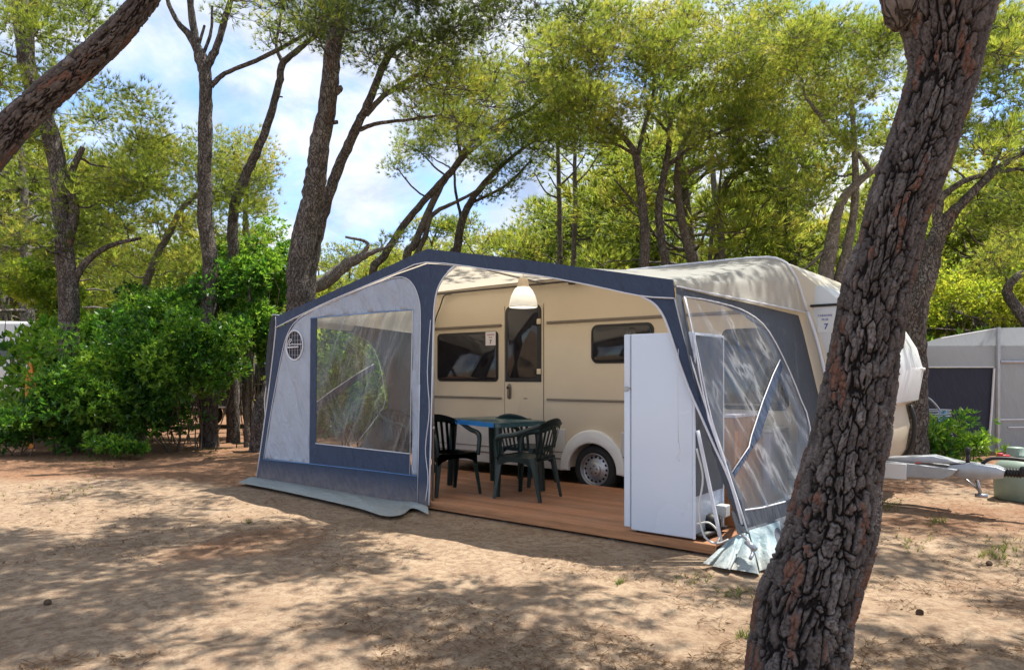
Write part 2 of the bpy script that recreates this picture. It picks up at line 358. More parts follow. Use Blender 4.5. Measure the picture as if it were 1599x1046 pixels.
def sandmat():
    m, nt, out = nodes('sandy_ground'); g = G(nt); b = g.n('ShaderNodeBsdfPrincipled'); b.inputs['Roughness'].default_value = .95; b.inputs['Specular IOR Level'].default_value = .1
    v = g.coord(); a = g.n('ShaderNodeAttribute', attribute_name='litter')
    sand = g.ramp(g.noise(v, 1.6, 8, .65), [(.3, (.30, .22, .146)), (.55, (.42, .318, .216)), (.75, (.49, .385, .272))])
    sand = g.mix(g.ramp(g.noise(v, 55, 4, .7), [(.36, gv(.6)), (.6, gv(0))]), sand, (.27, .185, .13))
    sand = g.mix(g.ramp(g.noise(v, 13, 9, .78, .4), [(.45, gv(0)), (.58, gv(.7))]), sand, (.185, .115, .075)); sand = g.mix(g.ramp(g.noise(v, 4.5, 9, .75, .5), [(.5, gv(0)), (.64, gv(.4))]), sand, (.26, .16, .10))
    lit = g.ramp(g.noise(v, 22, 8, .75, .8), [(.32, (.105, .055, .034)), (.5, (.235, .125, .072)), (.68, (.36, .22, .135))])
    ad = g.n('ShaderNodeMath', operation='MULTIPLY_ADD'); g.l(g.noise(v, 2.6, 8, .72), ad.inputs[0]); ad.inputs[1].default_value = .9; 
    sb = g.n('ShaderNodeMath', operation='SUBTRACT'); g.l(a.outputs['Fac'], sb.inputs[0]); sb.inputs[1].default_value = .45; g.l(sb.outputs[0], ad.inputs[2])
    c = g.mix(g.ramp(ad.outputs[0], [(.3, gv(0)), (.62, gv(.92))]), sand, lit)
    g.l(c, b.inputs['Base Color'])
    h = g.mix(.45, g.noise(v, 26, 8, .7), g.noise(v, 140, 4, .7)); g.l(g.bump(h, .9, .02), b.inputs['Normal']); g.l(b.outputs[0], out.inputs['Surface']); return m
tag(npmesh('ground', V, F, {'litter': lit}, sandmat(), None, True), kind='structure')

# ------------------------------------------------------------------ awning
AW = thing('caravan_awning', 'navy and grey-blue porch awning with clear window panels fixed to the cream caravan', 'awning', (0,0,0))
def f0(pts, dy=0): return [onY(x, y, 0) + Vector((0, dy, 0)) for x, y in pts]
Lc, Pk, Rc = onY(432, 495, 0), onY(668, 389, 0), onY(1052, 437, 0)
Rs = onY(1056, 447, 0)
val_lo = [(432,512),(500,478),(560,452),(620,427),(668,410),(764,421),(844,431),(925,446),(1000,462),(1055,466)]
bm = BM(); sheet(bm, f0([(432,495),(550,442),(668,389),(800,403),(920,419),(1052,437)]+val_lo[::-1]), thick=(0,-.012,0)); obj('valance', bm, M['navy'], AW)
open_edge = [(712,415.5),(695,432),(684,453),(679.5,478),(678,510),(676.5,580),(675,640),(673,720),(671,789)]
gout = [(413,716),(424,645),(434,590),(443,545),(451,520),(463,502),(485,487),(540,462),(590,442),(618,433.5),(634,434),(646,444),(654,462),(658,490),(657,560),(655.5,640),(653,742)]
frame_out = [(433,513.5),(500,480),(560,454),(620,429),(668,412)]+[(690,413)]+open_edge+[(655,788),(590,777),(520,766),(450,754),(401,747)]
bm = BM(); sheet(bm, f0(frame_out), [f0(gout)], thick=(0,-.004,0)); obj('front_frame', bm, M['navy_low'], AW)
wout = [(486,497),(645.5,484),(643,741),(484,723)]
vc = onY(461, 539, 0); vr = [(.083*math.cos(a), .143*math.sin(a)) for a in np.linspace(0, 2*math.pi, 28, endpoint=False)]
vrx = (onY(474, 539, 0)-onY(448, 539, 0)).length/2; vrz = (onY(461,516,0)-onY(461,562,0)).length/2
vent = [vc+Vector((vrx*math.cos(a), 0, vrz*math.sin(a))) for a in np.linspace(0, 2*math.pi, 32, endpoint=False)]
bm = BM(); sheet(bm, f0(gout), [f0(wout), vent], thick=(0,.004,0), grid=.045, wr=.009); FP = obj('front_panel', bm, M['grey'], AW, True)
bm = BM(); sheet(bm, f0([(486,497),(496,496),(494,692),(641,708),(643,741),(484,723)]), thick=(0,-.005,0)); obj('window_border', bm, M['navy_low'], FP)
bm = BM()                                                    # window film as a finely divided, slightly billowing sheet
w4 = [onY(496,496,0), onY(645.5,484,0), onY(641,708,0), onY(494,692,0)]
def film(bm, c4, nx=26, ny=26, amp=.02, dirv=Vector((0,1,0)), seed=0):
    g = []
    for a in range(nx+1):
        for b in range(ny+1):
            s, t = a/nx, b/ny; p = (c4[0]*(1-s)+c4[1]*s)*(1-t)+(c4[3]*(1-s)+c4[2]*s)*t
            w = math.sin(math.pi*s)*math.sin(math.pi*t)
            q = amp*w*(1.2*math.sin(s*11+t*7+seed)+.8*math.sin(s*23-t*5+seed)+1.0)
            g.append(bm.verts.new(p+dirv*q))
    for a in range(nx):
        for b in range(ny): bm.faces.new([g[k] for k in (a*(ny+1)+b, (a+1)*(ny+1)+b, (a+1)*(ny+1)+b+1, a*(ny+1)+b+1)])
film(bm, w4); obj('window_film', bm, M['pvc'], FP, True)
bm = BM(); sheet(bm, [p+Vector((0,.01,0)) for p in vent]); V_ = obj('vent', bm, M['mesh'], FP)
bm = BM()
tube(bm, [p+Vector((0,-.006,0)) for p in vent+vent[:1]], .011, 6)
obj('vent_ring', bm, M['piping'], FP, True)
bm = BM()
for k in (-.66, -.33, 0, .33, .66):
    hz = vrz*math.sqrt(1-k*k); hx = vrx*math.sqrt(1-k*k)
    tube(bm, [vc+Vector((k*vrx, 0, -hz)), vc+Vector((k*vrx, 0, hz))], .003, 4)
    if k: tube(bm, [vc+Vector((-hx, -.001, k*vrz)), vc+Vector((hx, -.001, k*vrz))], .003, 4)
obj('vent_grid', bm, M['pole'], FP)
bm = BM()                                                    # the maker's curled mark and underline across the vent
def vm(x, z): return vc+Vector((x*vrx, -.012, z*vrz))
tube(bm, [vm(-.85,-.05), vm(-.7,.25), vm(-.5,.42), vm(-.3,.36), vm(-.52,.2), vm(-.6,.02), vm(-.3,.08), vm(0,.06), vm(.9,.05)], .006, 5, 4)
tube(bm, [vm(-.8,-.14), vm(.5,-.12)], .010, 5)
obj('vent_mark', bm, M['piping'], FP)
bm = BM()
def pipe(pts, r=.007, y=-.016, k=3): tube(bm, f0(pts, y), r, 6, k)
pipe(val_lo); pipe(gout[:1]+gout[1:16], .005, -.008); pipe(open_edge, .009, -.006, 3); pipe([(764,422.5),(735,416),(712,415.5),(700,425)], .008, -.006)
pipe([(432,495),(432,512),(427,560),(417,640),(402,745)], .008, -.008); pipe([(494,692),(567,700),(641,708)], .006, -.008, 1)
pipe([(645.5,484),(643,600),(641,740)], .004, -.006, 1); pipe([(657,600),(655,700),(653,784)], .004,-.008,1)
obj('piping', bm, M['piping'], AW, True)
for q in ([(413,717),(484,723.5),(570,733),(653,743)], [(486,497),(567,490),(645,484)]):
    bm = BM(); pipe(q, .005, -.009, 1); obj('blue_piping', bm, M['blueline'], AW, True)
edgeR = [(1002,463),(1022,474),(1036,492),(1048,522),(1062,566),(1079,612),(1095,648),(1118,700),(1141,752),(1160,818)]
bm = BM(); sheet(bm, f0([(1055,467),(1065,512),(1082,572),(1104,640),(1130,715),(1150,775),(1168,828)]+edgeR[::-1]), thick=(0,.006,0)); obj('corner_panel', bm, M['navy'], AW)
bm = BM(); pipe(edgeR, .010, -.006); pipe([(1055,466),(1066,512),(1083,572),(1105,640),(1131,715),(1168,828)], .007, -.008); obj('corner_piping', bm, M['piping'], AW, True)
# rolled-back edge of the removed front panel, hanging in a loose fold behind the corner strip
bm = BM(); tube(bm, f0([(1062,560),(1085,620),(1112,690),(1140,765),(1160,822)], .05), [.02,.035,.05,.05,.03]*1, 10) if False else None
P_ = catmull(f0([(1062,560),(1085,620),(1112,690),(1140,765),(1160,822)], .05), 6); Vt, Ft = tube_np(P_, np.interp(np.linspace(0,1,len(P_)), [0,.5,.8,1], [.015,.035,.05,.03]), 10, .12)
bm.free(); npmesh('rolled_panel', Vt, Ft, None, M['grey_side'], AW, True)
# roof: swept from the front eave to the caravan's awning rail
def rail_pt(s):                                              # s 0..1 from the middle to the end of the rail
    ks = [(0,0,2.62),(.25,1.35,2.62),(.5,2.62,2.62),(.62,2.90,2.605),(.74,3.04,2.54),(.86,3.15,2.36),(1,3.25,2.03)]
    return np.array([np.interp(s, [k[0] for k in ks], [k[1] for k in ks]), 2.128, np.interp(s, [k[0] for k in ks], [k[2] for k in ks])])
def front_pt(s, sgn):
    A, B, Cn = np.array(Pk), np.array(Rc), np.array(Rs)
    if sgn < 0: B, Cn = np.array(Lc), np.array(onY(432, 503, 0))
    if s < .5: return A+(B-A)*(s/.5)
    return B+(Cn-B)*((s-.5)/.5)
V=[]; ns, nt_ = 40, 14
for a in range(-ns, ns+1):
    s = abs(a)/ns; sg = -1 if a < 0 else 1
    f_ = front_pt(s, sg); r_ = rail_pt(s)*np.array([sg if sg > 0 else -.74,1,1])
    for b in range(nt_+1):
        t = b/nt_; p = f_*(1-t)+r_*t; p[2] -= .035*math.sin(math.pi*t)*(1+.35*math.sin(a*.9)); V.append(p)
V = np.array(V); ii, jj = np.meshgrid(np.arange(2*ns), np.arange(nt_), indexing='ij'); w_ = nt_+1
npmesh('roof', V, np.stack([ii*w_+jj, (ii+1)*w_+jj, (ii+1)*w_+jj+1, ii*w_+jj+1], -1).reshape(-1, 4), None, M['roof'], AW, True)
bm = BM(); tube(bm, [rail_pt(abs(k)/20)*np.array([1 if k >= 0 else -.74,1,1])+np.array([0,-.012,.012]) for k in range(-20, 21)], .014, 8)
tube(bm, [Vector((3.26,2.09,2.03)), (3.36,2.09,1.7), (3.44,2.09,1.3), (3.5,2.09,.8), (3.5,2.09,.3)], .018, 8, 4); obj('awning_rail', bm, M['piping'], AW, True)
# side walls (the right one seen outside, the left one through the front window)
A_, B_, C_ = Vector(Rs), Vector((3.25,2.09,2.03)), Vector((3.40,0,.08)); Nw = (B_-A_).cross(C_-A_)
def onW(px, py, off=0):
    d = at(px, py, 1)-Vector((CX,CY,H)); o = Vector((CX,CY,H)); t = (A_-o).dot(Nw)/d.dot(Nw); return o+d*t+Nw.normalized()*off
wall_top = [(1056,448),(1120,461),(1190,474.5),(1259,489)]
wall_back = [Vector((3.3,2.09,1.86)), Vector((3.37,2.09,1.6)), Vector((3.45,2.09,1.2)), Vector((3.5,2.09,.7)), Vector((3.52,2.09,.1))]
win = [(1067,464),(1100,468.5),(1140,478),(1166,488.5),(1190,506),(1210,535),(1232,580),(1250,625),(1264,668),(1262,766),(1225,783),(1157,797),(1146,764),(1129,712),(1110,655),(1096,590),(1084,530)]
lip = Nw.normalized()*.0
outer = [onW(*p) for p in wall_top]+wall_back+[onW(1230,828), onW(1168,832)]+[onW(1131,715), onW(1083,572), onW(1057,466)]
whole = [onW(*p) for p in win]
def mir(p):
    f = max(0, min(1, (2.1-p[2])/2.0)); return Vector((-(p[0]-.23*f)+.85*p[1]/2.1, p[1], p[2]+.07*(1-p[1]/2.1)*(1-f)))
stripe = [(1217,562),(1222,572),(1203,630),(1186,684),(1178,694),(1142,752),(1139,741),(1168,698),(1172,680),(1190,626),(1206,585)]
def mirw(p): return mir(Vector((p[0]+.02*p[1], min(p[1]*1.16, 1.95), p[2])))
for sgn, f in ((1, lambda p: Vector(p)), (-1, mir)):
    fw = f if sgn > 0 else mirw
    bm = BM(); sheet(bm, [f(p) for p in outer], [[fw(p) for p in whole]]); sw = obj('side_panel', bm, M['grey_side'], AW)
    bm = BM(); sheet(bm, [fw(p) for p in whole]); bmesh.ops.subdivide_edges(bm, edges=bm.edges[:], cuts=2); obj('window_film', bm, M['pvc2'], sw)
    bm = BM(); sheet(bm, [fw(onW(x, y, -.008)) for x, y in stripe]); obj('strap', bm, M['navy'], sw)
    bm = BM(); tube(bm, [fw(onW(x, y, -.01)) for x, y in win[:10]], .006, 6, 2); tube(bm, [fw(onW(x, y, -.01)) for x, y in win[10:]+win[:1]], .006, 6, 2)
    tube(bm, [f(onW(x, y, -.012)) for x, y in wall_top], .007, 6); tube(bm, [fw(onW(x,y,-.012)) for x, y in ((1217,562),(1206,585),(1190,626),(1172,680),(1168,698),(1139,741))], .005, 6)
    if sgn > 0: tube(bm, [f(onW(x,y,-.012)) for x, y in ((1069,466),(1082,530),(1092,590),(1105,655),(1128,720),(1145,770))], .006, 6)
    obj('panel_piping', bm, M['piping'], sw, True)
# frame poles
for pts in ([onY(678,440,.05), onY(676,787,.05)], [Pk+Vector((0,.04,-.07)), (0,2.05,2.57)], [Rc+Vector((-.06,.05,-.05)), (2.95,2.05,2.5)], [Lc+Vector((.06,.05,-.05)), (-2.15,2.05,2.5)],
            [Lc+Vector((.05,.05,-.06)), onY(428,540,.05), onY(404,742,.05)], [Lc+Vector((.06,.05,-.06)), Pk+Vector((0,.05,-.07))], [Pk+Vector((0,.05,-.07)), Rc+Vector((-.06,.05,-.06))]):
    bm = BM(); tube(bm, pts, .0125, 10)
    if pts[0][2] > 2.2 and abs(pts[1][0]) < .2 and pts[1][2] < .3:
        tube(bm, [pts[1], pts[1]+Vector((0,0,-.02))], .03, 10); tube(bm, [pts[0]*.35+pts[1]*.65, pts[0]*.33+pts[1]*.67], .02, 10)
    obj('pole', bm, M['pole'], AW, True)
bm = BM(); tube(bm, [(-2.0,2.06,2.565), (2.8,2.06,2.565)], .016, 8); tube(bm, [(.42,2.05,2.54),(.5,2.05,2.54)], .026, 8); obj('rear_pole', bm, M['darkpole'], AW, True)
bm = BM(); tube(bm, [onY(705,459,2.04), onY(694,462,2.05), onY(688,478,2.06), onY(681,497,2.07), onY(676,520,2.07)], .010, 6, 4); obj('hanging_cable', bm, M['darkpole'], AW, True)
bm = BM(); tube(bm, f0([(676,500),(671,580),(674,640),(668,700),(672,745),(668,782)], -.03), .005, 5, 4); obj('tie_cord', bm, M['piping'], AW, True); bm = BM(); tube(bm, f0([(1064,545),(1063,600),(1064,690)], -.05), .003, 5, 2); tube(bm, f0([(1064,690),(1066,705),(1062,712),(1066,718)], -.05), .006, 5, 3); obj('tie_cord', bm, M['piping'], AW, True)
# mud flaps
def strip(name, inner, outer_, mat, n=40, m=5, seed=1, lift=.03):
    I = catmull(inner, 8); O = catmull(outer_, 8); k = np.linspace(0, 1, n)
    I = np.stack([np.interp(k, np.linspace(0,1,len(I)), I[:,c]) for c in range(3)], 1); O = np.stack([np.interp(k, np.linspace(0,1,len(O)), O[:,c]) for c in range(3)], 1)
    V = []
    for a in range(n):
        for b in range(m+1):
            t = b/m; p = I[a]*(1-t)+O[a]*t; p[2] += lift*math.sin(t*math.pi)*(.4+vnoise(np.array([a*.35+seed]), np.array([t*3.]), seed)[0]) ; V.append(p)
    V = np.array(V); V[:,2] = np.maximum(V[:,2], ground_z(V[:,0], V[:,1])+.008)
    i, j = np.meshgrid(np.arange(n-1), np.arange(m), indexing='ij'); w = m+1
    return npmesh(name, V, np.stack([i*w+j, (i+1)*w+j, (i+1)*w+j+1, i*w+j+1], -1).reshape(-1, 4), None, mat, AW, True)
strip('mud_flap', f0([(401,745),(470,756),(540,768),(610,780),(668,789)], -.006), [onZ(x, y, .012) for x, y in ((372,753),(430,764),(500,779),(560,793),(600,805),(628,803),(645,793),(670,803))], M['flap'])
def drape(c4, seed, amp=.035, n=14, mat='flap'):
    V=[]; rn = np.random.default_rng(seed)
    for a in range(n+1):
        for b in range(n+1):
            s, t = a/n, b/n; p = (np.array(c4[0])*(1-s)+np.array(c4[1])*s)*(1-t)+(np.array(c4[2])*(1-s)+np.array(c4[3])*s)*t
            w = amp*(math.sin(s*9+seed)*(.3+t)+.6*math.sin(s*17+2*seed+t*3)*t); p = p+np.array([FX*-w, FY*-w, .25*w]); V.append(p)
    V = np.array(V); i, j = np.meshgrid(np.arange(n), np.arange(n), indexing='ij'); w = n+1
    V[:,2] = np.maximum(V[:,2], ground_z(V[:,0], V[:,1])+.006)
    npmesh('mud_flap', V, np.stack([i*w+j, (i+1)*w+j, (i+1)*w+j+1, i*w+j+1], -1).reshape(-1, 4), None, M[mat], AW, True)
drape([at(1138,842,5.5), at(1168,828,5.48), at(1097,879,5.31), at(1142,890,5.14)], 1)
drape([at(1150,836,5.45), at(1175,832,5.45), at(1132,886,5.17), at(1192,897,5.03)], 2, .03)
drape([at(1170,828,5.45), at(1218,813,5.6), at(1186,894,5.1), at(1232,872,5.3)], 3, .04)
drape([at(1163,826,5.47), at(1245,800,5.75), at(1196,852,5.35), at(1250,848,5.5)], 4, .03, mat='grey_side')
bm = BM(); tube(bm, [at(1160,835,5.3), at(1170,845,5.2), at(1176,862,5.12), at(1172,872,5.08)], .014, 7, 3); tube(bm, [at(1166,845,5.19), at(1180,858,5.12)], .022, 8); obj('pole_foot', bm, M['galv'], AW, True)
for x, y in ((470,757),(505,763),(550,770),(595,779)):
    p = onY(x, y, -.01); bm = BM(); tube(bm, [p, p+Vector((-.01,-.05,-.01)), p+Vector((.0,-.09,-.045)), p+Vector((.012,-.085,-.03))], .005, 5, 3); obj('peg', bm, M['darkpole'], AW, True)

# ------------------------------------------------------------------ deck
DK = thing('wooden_deck', 'low reddish-brown timber deck floor under the awning', 'deck', (0.1,1,0))
bm = BM()
yb = .05; k = 0
while yb < 2.06:
    w = .118; x = -2.9; 
    cuts = sorted(random.uniform(-1.9, 2.6) for _ in range(2)); xs = [-2.42]+[c for c in cuts if True]+[3.14]
    for a, b in zip(xs, xs[1:]):
        if b-a > .1: box(bm, (a+.002, yb+.002, .03), (b-.002, min(yb+w-.002, 2.075), .058+random.uniform(0,.003)), .003, 1)
    yb += w
def deckmat():
    m, nt, out = nodes('stained_deck_boards'); g = G(nt); b = g.n('ShaderNodeBsdfPrincipled'); b.inputs['Roughness'].default_value = .5
    v = g.coord((.6, 14, 8)); ge = g.n('ShaderNodeNewGeometry'); c = g.ramp(g.noise(v, 3, 6, .65, .4), [(.3, (.33, .145, .072)), (.7, (.50, .245, .135))])
    r = g.ramp(ge.outputs['Random Per Island'], [(0, gv(.75)), (1, gv(1.15))]); c = g.mix(1, c, r, 'MULTIPLY')
    c = g.mix(g.ramp(g.noise(g.coord(), 2.2, 7, .7), [(.5, gv(0)), (.75, gv(.4))]), c, (.42, .31, .23)); g.l(c, b.inputs['Base Color'])
    g.l(g.bump(g.noise(v, 9, 5), .25, .004), b.inputs['Normal']); g.l(b.outputs[0], out.inputs['Surface']); return m
obj('floor_boards', bm, deckmat(), DK)
bm = BM(); box(bm, (-2.42, .015, -.01), (3.16, .047, .066), .004, 1); obj('edge_board', bm, pm('edge_timber', (.40, .19, .085), .55, var=.3, vscale=3, stretch=(1, 10, 10), bump=.2), DK)
for x in (-2.3, -1.4, -.2, 1., 2.2, 3.0): bm = BM(); box(bm, (x-.03, .06, -.05), (x+.03, 2.05, .028)); obj('joist', bm, M['darkpole'], DK)

# ------------------------------------------------------------------ caravan
CV = thing('touring_caravan', 'cream touring caravan with dark windows parked behind the navy awning', 'caravan', (.76,3.25,0))
Y0, Y1 = 2.12, 4.4
wc = onY(929, 735, 2.16); wcx, wcz = wc.x, .235
arch = [(wcx+.36*math.cos(a), wcz+.34*math.sin(a)) for a in np.linspace(math.pi, 0, 13)]
arch = [(x, max(z, .2)) for x, z in arch]
nose = [(3.55,.2),(3.74,.5),(3.79,.80),(3.74,1.04),(3.86,1.10),(3.91,1.45),(3.84,1.70),(3.70,1.95),(3.38,2.27),(3.1,2.52),(2.92,2.60)]
tail = [(-2.08,2.62),(-2.22,2.58),(-2.30,2.45),(-2.34,2.0),(-2.38,1.2),(-2.37,.6),(-2.33,.2)]
poly = tail[::-1][::-1]
prof = [(-2.33,.2)]+arch+nose+[(1.5,2.64),(0,2.645),(-1.5,2.64)]+tail[:-1]
bm = BM(); prism(bm, prof, 'Y', Y0, Y1, .03, 2); BODY = obj('body', bm, M['cream'], CV, ang=35)
bm = BM(); prism(bm, [(3.745,1.045),(3.875,1.10),(3.93,1.45),(3.86,1.715),(3.715,1.97),(3.39,2.29),(3.32,2.29),(3.3,2.0),(3.42,1.6),(3.5,1.2),(3.56,1.045)], 'Y', Y0-.006, Y1+.006, .02, 2); NOSE = obj('nose_panel', bm, M['white'], CV, ang=35)
bm = BM(); box(bm, (3.78, 4.2, 1.45), (3.955, 4.38, 1.485), .012); box(bm, (3.8, 4.22, 1.38), (3.92, 4.28, 1.46), .012); obj('handle', bm, M['white'], NOSE, True)
bm = BM(); tube(bm, [(3.78, Y1+.0, 1.03), (3.83, Y1+.01, .82), (3.79, Y1+.01, .52), (3.6, Y1+.01, .25)], .03, 8, 4); obj('nose_trim', bm, M['gframe'], CV, True)
bm = BM(); box(bm, (-2.3, Y0-.018, .2), (wcx-.40, Y0+.02, .715), .008); box(bm, (wcx+.40, Y0-.018, .2), (3.5, Y0+.02, .715), .008); obj('skirt_panel', bm, M['skirt'], CV)
bm = BM()
for x0, x1 in ((-2.3, wcx-.41), (wcx+.41, 3.5)): box(bm, (x0, Y0-.026, .33), (x1, Y0-.0185, .35)); box(bm, (x0, Y0-.026, .42), (x1, Y0-.0185, .43))
obj('skirt_trim', bm, M['trim'], CV)
# wheel-arch moulding
bm = BM(); out_ = [(wcx+.47*math.cos(a), wcz-.01+.50*math.sin(a)) for a in np.linspace(math.pi+.06, -.06, 25)]; inn = [(wcx+.345*math.cos(a), wcz-.01+.335*math.sin(a)) for a in np.linspace(-.06, math.pi+.06, 25)]
prism(bm, out_+inn, 'Y', Y0-.04, Y0+.03, .02, 3); obj('wheel_arch', bm, M['white'], CV, ang=40)
bm = BM(); box(bm, (wcx-.5, Y0+.26, .16), (wcx+.5, Y0+.6, .72)); box(bm, (-2.2, 2.7, .12), (3.4, 3.9, .21)); obj('chassis_and_light_block', bm, M['black'], CV)  # black wheel-well box added to stop light passing under the body; chassis slab
WH = thing('wheel', None, None); WH.parent = CV; WH.location = (0,0,0)
wy = Y0+.02
bm = BM(); lathe(bm, [(.185,.03),(.2,.0),(.225,-.012),(.26,-.012),(.285,.005),(.300,.03),(.302,.07),(.300,.14),(.29,.17),(.19,.17)], (wcx, wy+.015, wcz), 'Y', 40); obj('tyre', bm, M['tyre'], WH, True)
bm = BM(); lathe(bm, [(.203,-.004),(.198,-.012),(.190,-.006),(.186,.03),(.172,.045),(.155,.040),(.135,.030),(.115,.022),(.098,.014),(.088,.012),(.082,-.006),(.075,-.012),(.0,-.014)], (wcx, wy+.015, wcz), 'Y', 40)
obj('rim', bm, M['rim'], WH, True)
for k in range(16):
    bm = BM()
    a = 2*math.pi*k/16; c, s = math.cos(a), math.sin(a)
    lathe(bm, [(.0155,-.004),(.0155,.004),(0,.004)] if False else [(.0001,-.002),(.0155,-.002),(.0155,.004)], (wcx+.152*c, wy+.049, wcz+.152*s), 'Y', 10)
    obj('rim_slot', bm, M['black'], WH)
for k in range(5):
    bm = BM(); a = 2*math.pi*k/5+.3; lathe(bm, [(.0001,-.012),(.008,-.010),(.010,0),(.010,.006)], (wcx+.048*math.cos(a), wy+.004, wcz+.048*math.sin(a)), 'Y', 8)
    obj('wheel_bolt', bm, M['gframe'], WH)
# windows, door, trims on the side facing the awning
def sp(x, y): p = onY(x, y, Y0); return p.x, p.z
def wallpart(bm, poly, d0, d1, bev=.006): prism(bm, poly, 'Y', Y0-d1, Y0-d0, bev, 2)
def window(x0, y0, x1, y1, ypx=None, r=.06, sc=1):
    a = sp(x0, (y0+y1)/2); b = sp(x1, (y0+y1)/2); zt = sp((x0+x1)/2, y0)[1]; zb = sp((x0+x1)/2, y1)[1]
    bm = BM(); o = rrect(a[0], zb, b[0], zt, r, 6); i_ = rrect(a[0]+.03, zb+.03, b[0]-.03, zt-.03, r*.7, 6)
    wallpart(bm, o, -.003, .012); w = obj('window', bm, M['gframe'], CV, ang=40)
    bm = BM(); wallpart(bm, i_, .0125, .020, .008); obj('pane', bm, M['glass'], w, ang=40); return w, a[0], zb, b[0], zt
W1 = window(684, 519, 779, 595.5); W2 = window(924, 505, 1022, 567, r=.09); W3 = window(1128, 512, 1232, 640, r=.07)
dx0, dx1 = sp(789.5,540)[0], sp(849,540)[0]; dzt = sp(820,476)[1]
bm = BM(); wallpart(bm, rrect(dx0, .25, dx1, dzt+.01, .09, 6, (.01,.09,.09,.01)), -.003, .012); DR = obj('door', bm, M['cream'], CV, ang=40)
bm = BM(); wallpart(bm, rrect(dx0+.012, sp(820,596)[1], dx1-.02, dzt-.005, .09, 6, (.01,.09,.09,.01)), .0125, .022); dw = obj('window', bm, M['gframe'], DR, ang=40)
bm = BM(); wallpart(bm, rrect(dx0+.06, sp(820,590)[1], dx1-.075, dzt-.06, .06, 6), .0225, .026, .002); obj('pane', bm, M['glass'], DR, ang=40)
hx, hz = sp(797,611); bm = BM(); wallpart(bm, rrect(hx-.036, hz-.105, hx+.036, hz+.105, .035), .0125, .022); wallpart(bm, rrect(hx-.012, hz-.075, hx+.016, hz+.065, .011), .0225, .05, .005); obj('handle', bm, M['trim'], DR, ang=40)
bm = BM(); wallpart(bm, rrect(hx-.02, hz+.03, hx+.02, hz+.07, .015), .0505, .054, .002); obj('lock', bm, M['gframe'], DR)
for y in (502, 580):
    x, z = sp(846, y); bm = BM(); wallpart(bm, rrect(x-.05, z-.035, x+.012, z+.035, .01), .0225, .04, .006); obj('hinge', bm, M['cream'], DR, ang=40)
x, z = sp(822, 622); bm = BM(); wallpart(bm, rrect(x-.032, z-.007, x+.032, z+.007, .005), .0125, .015, .001); obj('badge', bm, M['trim'], DR)
bm = BM(); box(bm, (dx1+.002, Y0-.004, .25), (dx1+.01, Y0+.004, dzt)); box(bm, (dx0-.012, Y0-.004, .25), (dx0-.003, Y0+.004, dzt)); obj('door_seal', bm, M['trim'], DR)
for (xa, xb, y) in ((660,784,508.5),(855,1200,503)):
    a, b = sp(xa, y), sp(xb, y); z = sp(784, 508)[1]
    bm = BM(); box(bm, (a[0] if xa > 700 else -2.27, Y0-.022, z-.016), (b[0], Y0-.001, z+.018), .006); obj('trim_strip', bm, M['trim'], CV)
for (xa, xb) in ((660,784),(855,1200)):
    a, b = sp(xa, 622), sp(xb, 622); z = sp(784, 621.3)[1]
    bm = BM(); box(bm, (a[0] if xa > 700 else -2.27, Y0-.022, z-.016), (b[0], Y0-.001, z+.012), .006); obj('trim_strip', bm, M['trim'], CV)
bm = BM(); box(bm, (3.28, Y0-.03, 2.075), (3.62, Y0+.0, 2.10), .01); obj('grab_rail', bm, M['gframe'], CV)
def text(body, size, loc, rotz, mat, parent, name='lettering', ext=.0008, bold=0):
    cu = bpy.data.curves.new('lettering', 'FONT'); cu.body = body; cu.size = size; cu.align_x = 'CENTER'; cu.align_y = 'CENTER'; cu.extrude = ext; cu.offset = bold; cu.resolution_u = 3
    o = bpy.data.objects.new('tmp', cu); COL.objects.link(o); bpy.context.view_layer.update()
    me = bpy.data.meshes.new_from_object(o.evaluated_get(bpy.context.evaluated_depsgraph_get())); bpy.data.objects.remove(o)
    me.transform(Matrix.Translation(Vector(loc)) @ Matrix.Rotation(rotz, 4, 'Z') @ Matrix.Rotation(R(90), 4, 'X')); return link(name, me, parent, mat)
x0, z0 = sp(760.5, 518.5); x1, z1 = sp(776, 539)
ST = None
bm = BM(); box(bm, (x0, Y0-.024, z1), (x1, Y0-.0205, z0)); ST = obj('number_sticker', bm, M['paper'], CV)
xm = (x0+x1)/2; hh = z0-z1
text('CARAVAN', hh*.15, (xm, Y0-.0245, z0-hh*.22), 0, M['redink'], ST, bold=.0008); text('PLUS', hh*.15, (xm, Y0-.0245, z0-hh*.42), 0, M['redink'], ST, bold=.0008); text('7', hh*.42, (xm, Y0-.0245, z0-hh*.76), 0, M['ink'], ST, bold=.002)
xs, zs = 3.42, 1.93
bm = BM(); box(bm, (xs-.07, Y0-.0105, zs-.11), (xs+.075, Y0-.007, zs+.085)); S2 = obj('number_sticker', bm, M['white'], CV)
text('CARAVAN', .029, (xs, Y0-.011, zs+.055), 0, M['blueink'], S2, bold=.0006); text('PLUS', .029, (xs, Y0-.011, zs+.015), 0, M['blueink'], S2, bold=.0006); text('7', .075, (xs+.01, Y0-.011, zs-.055), 0, M['blueink'], S2, bold=.002)
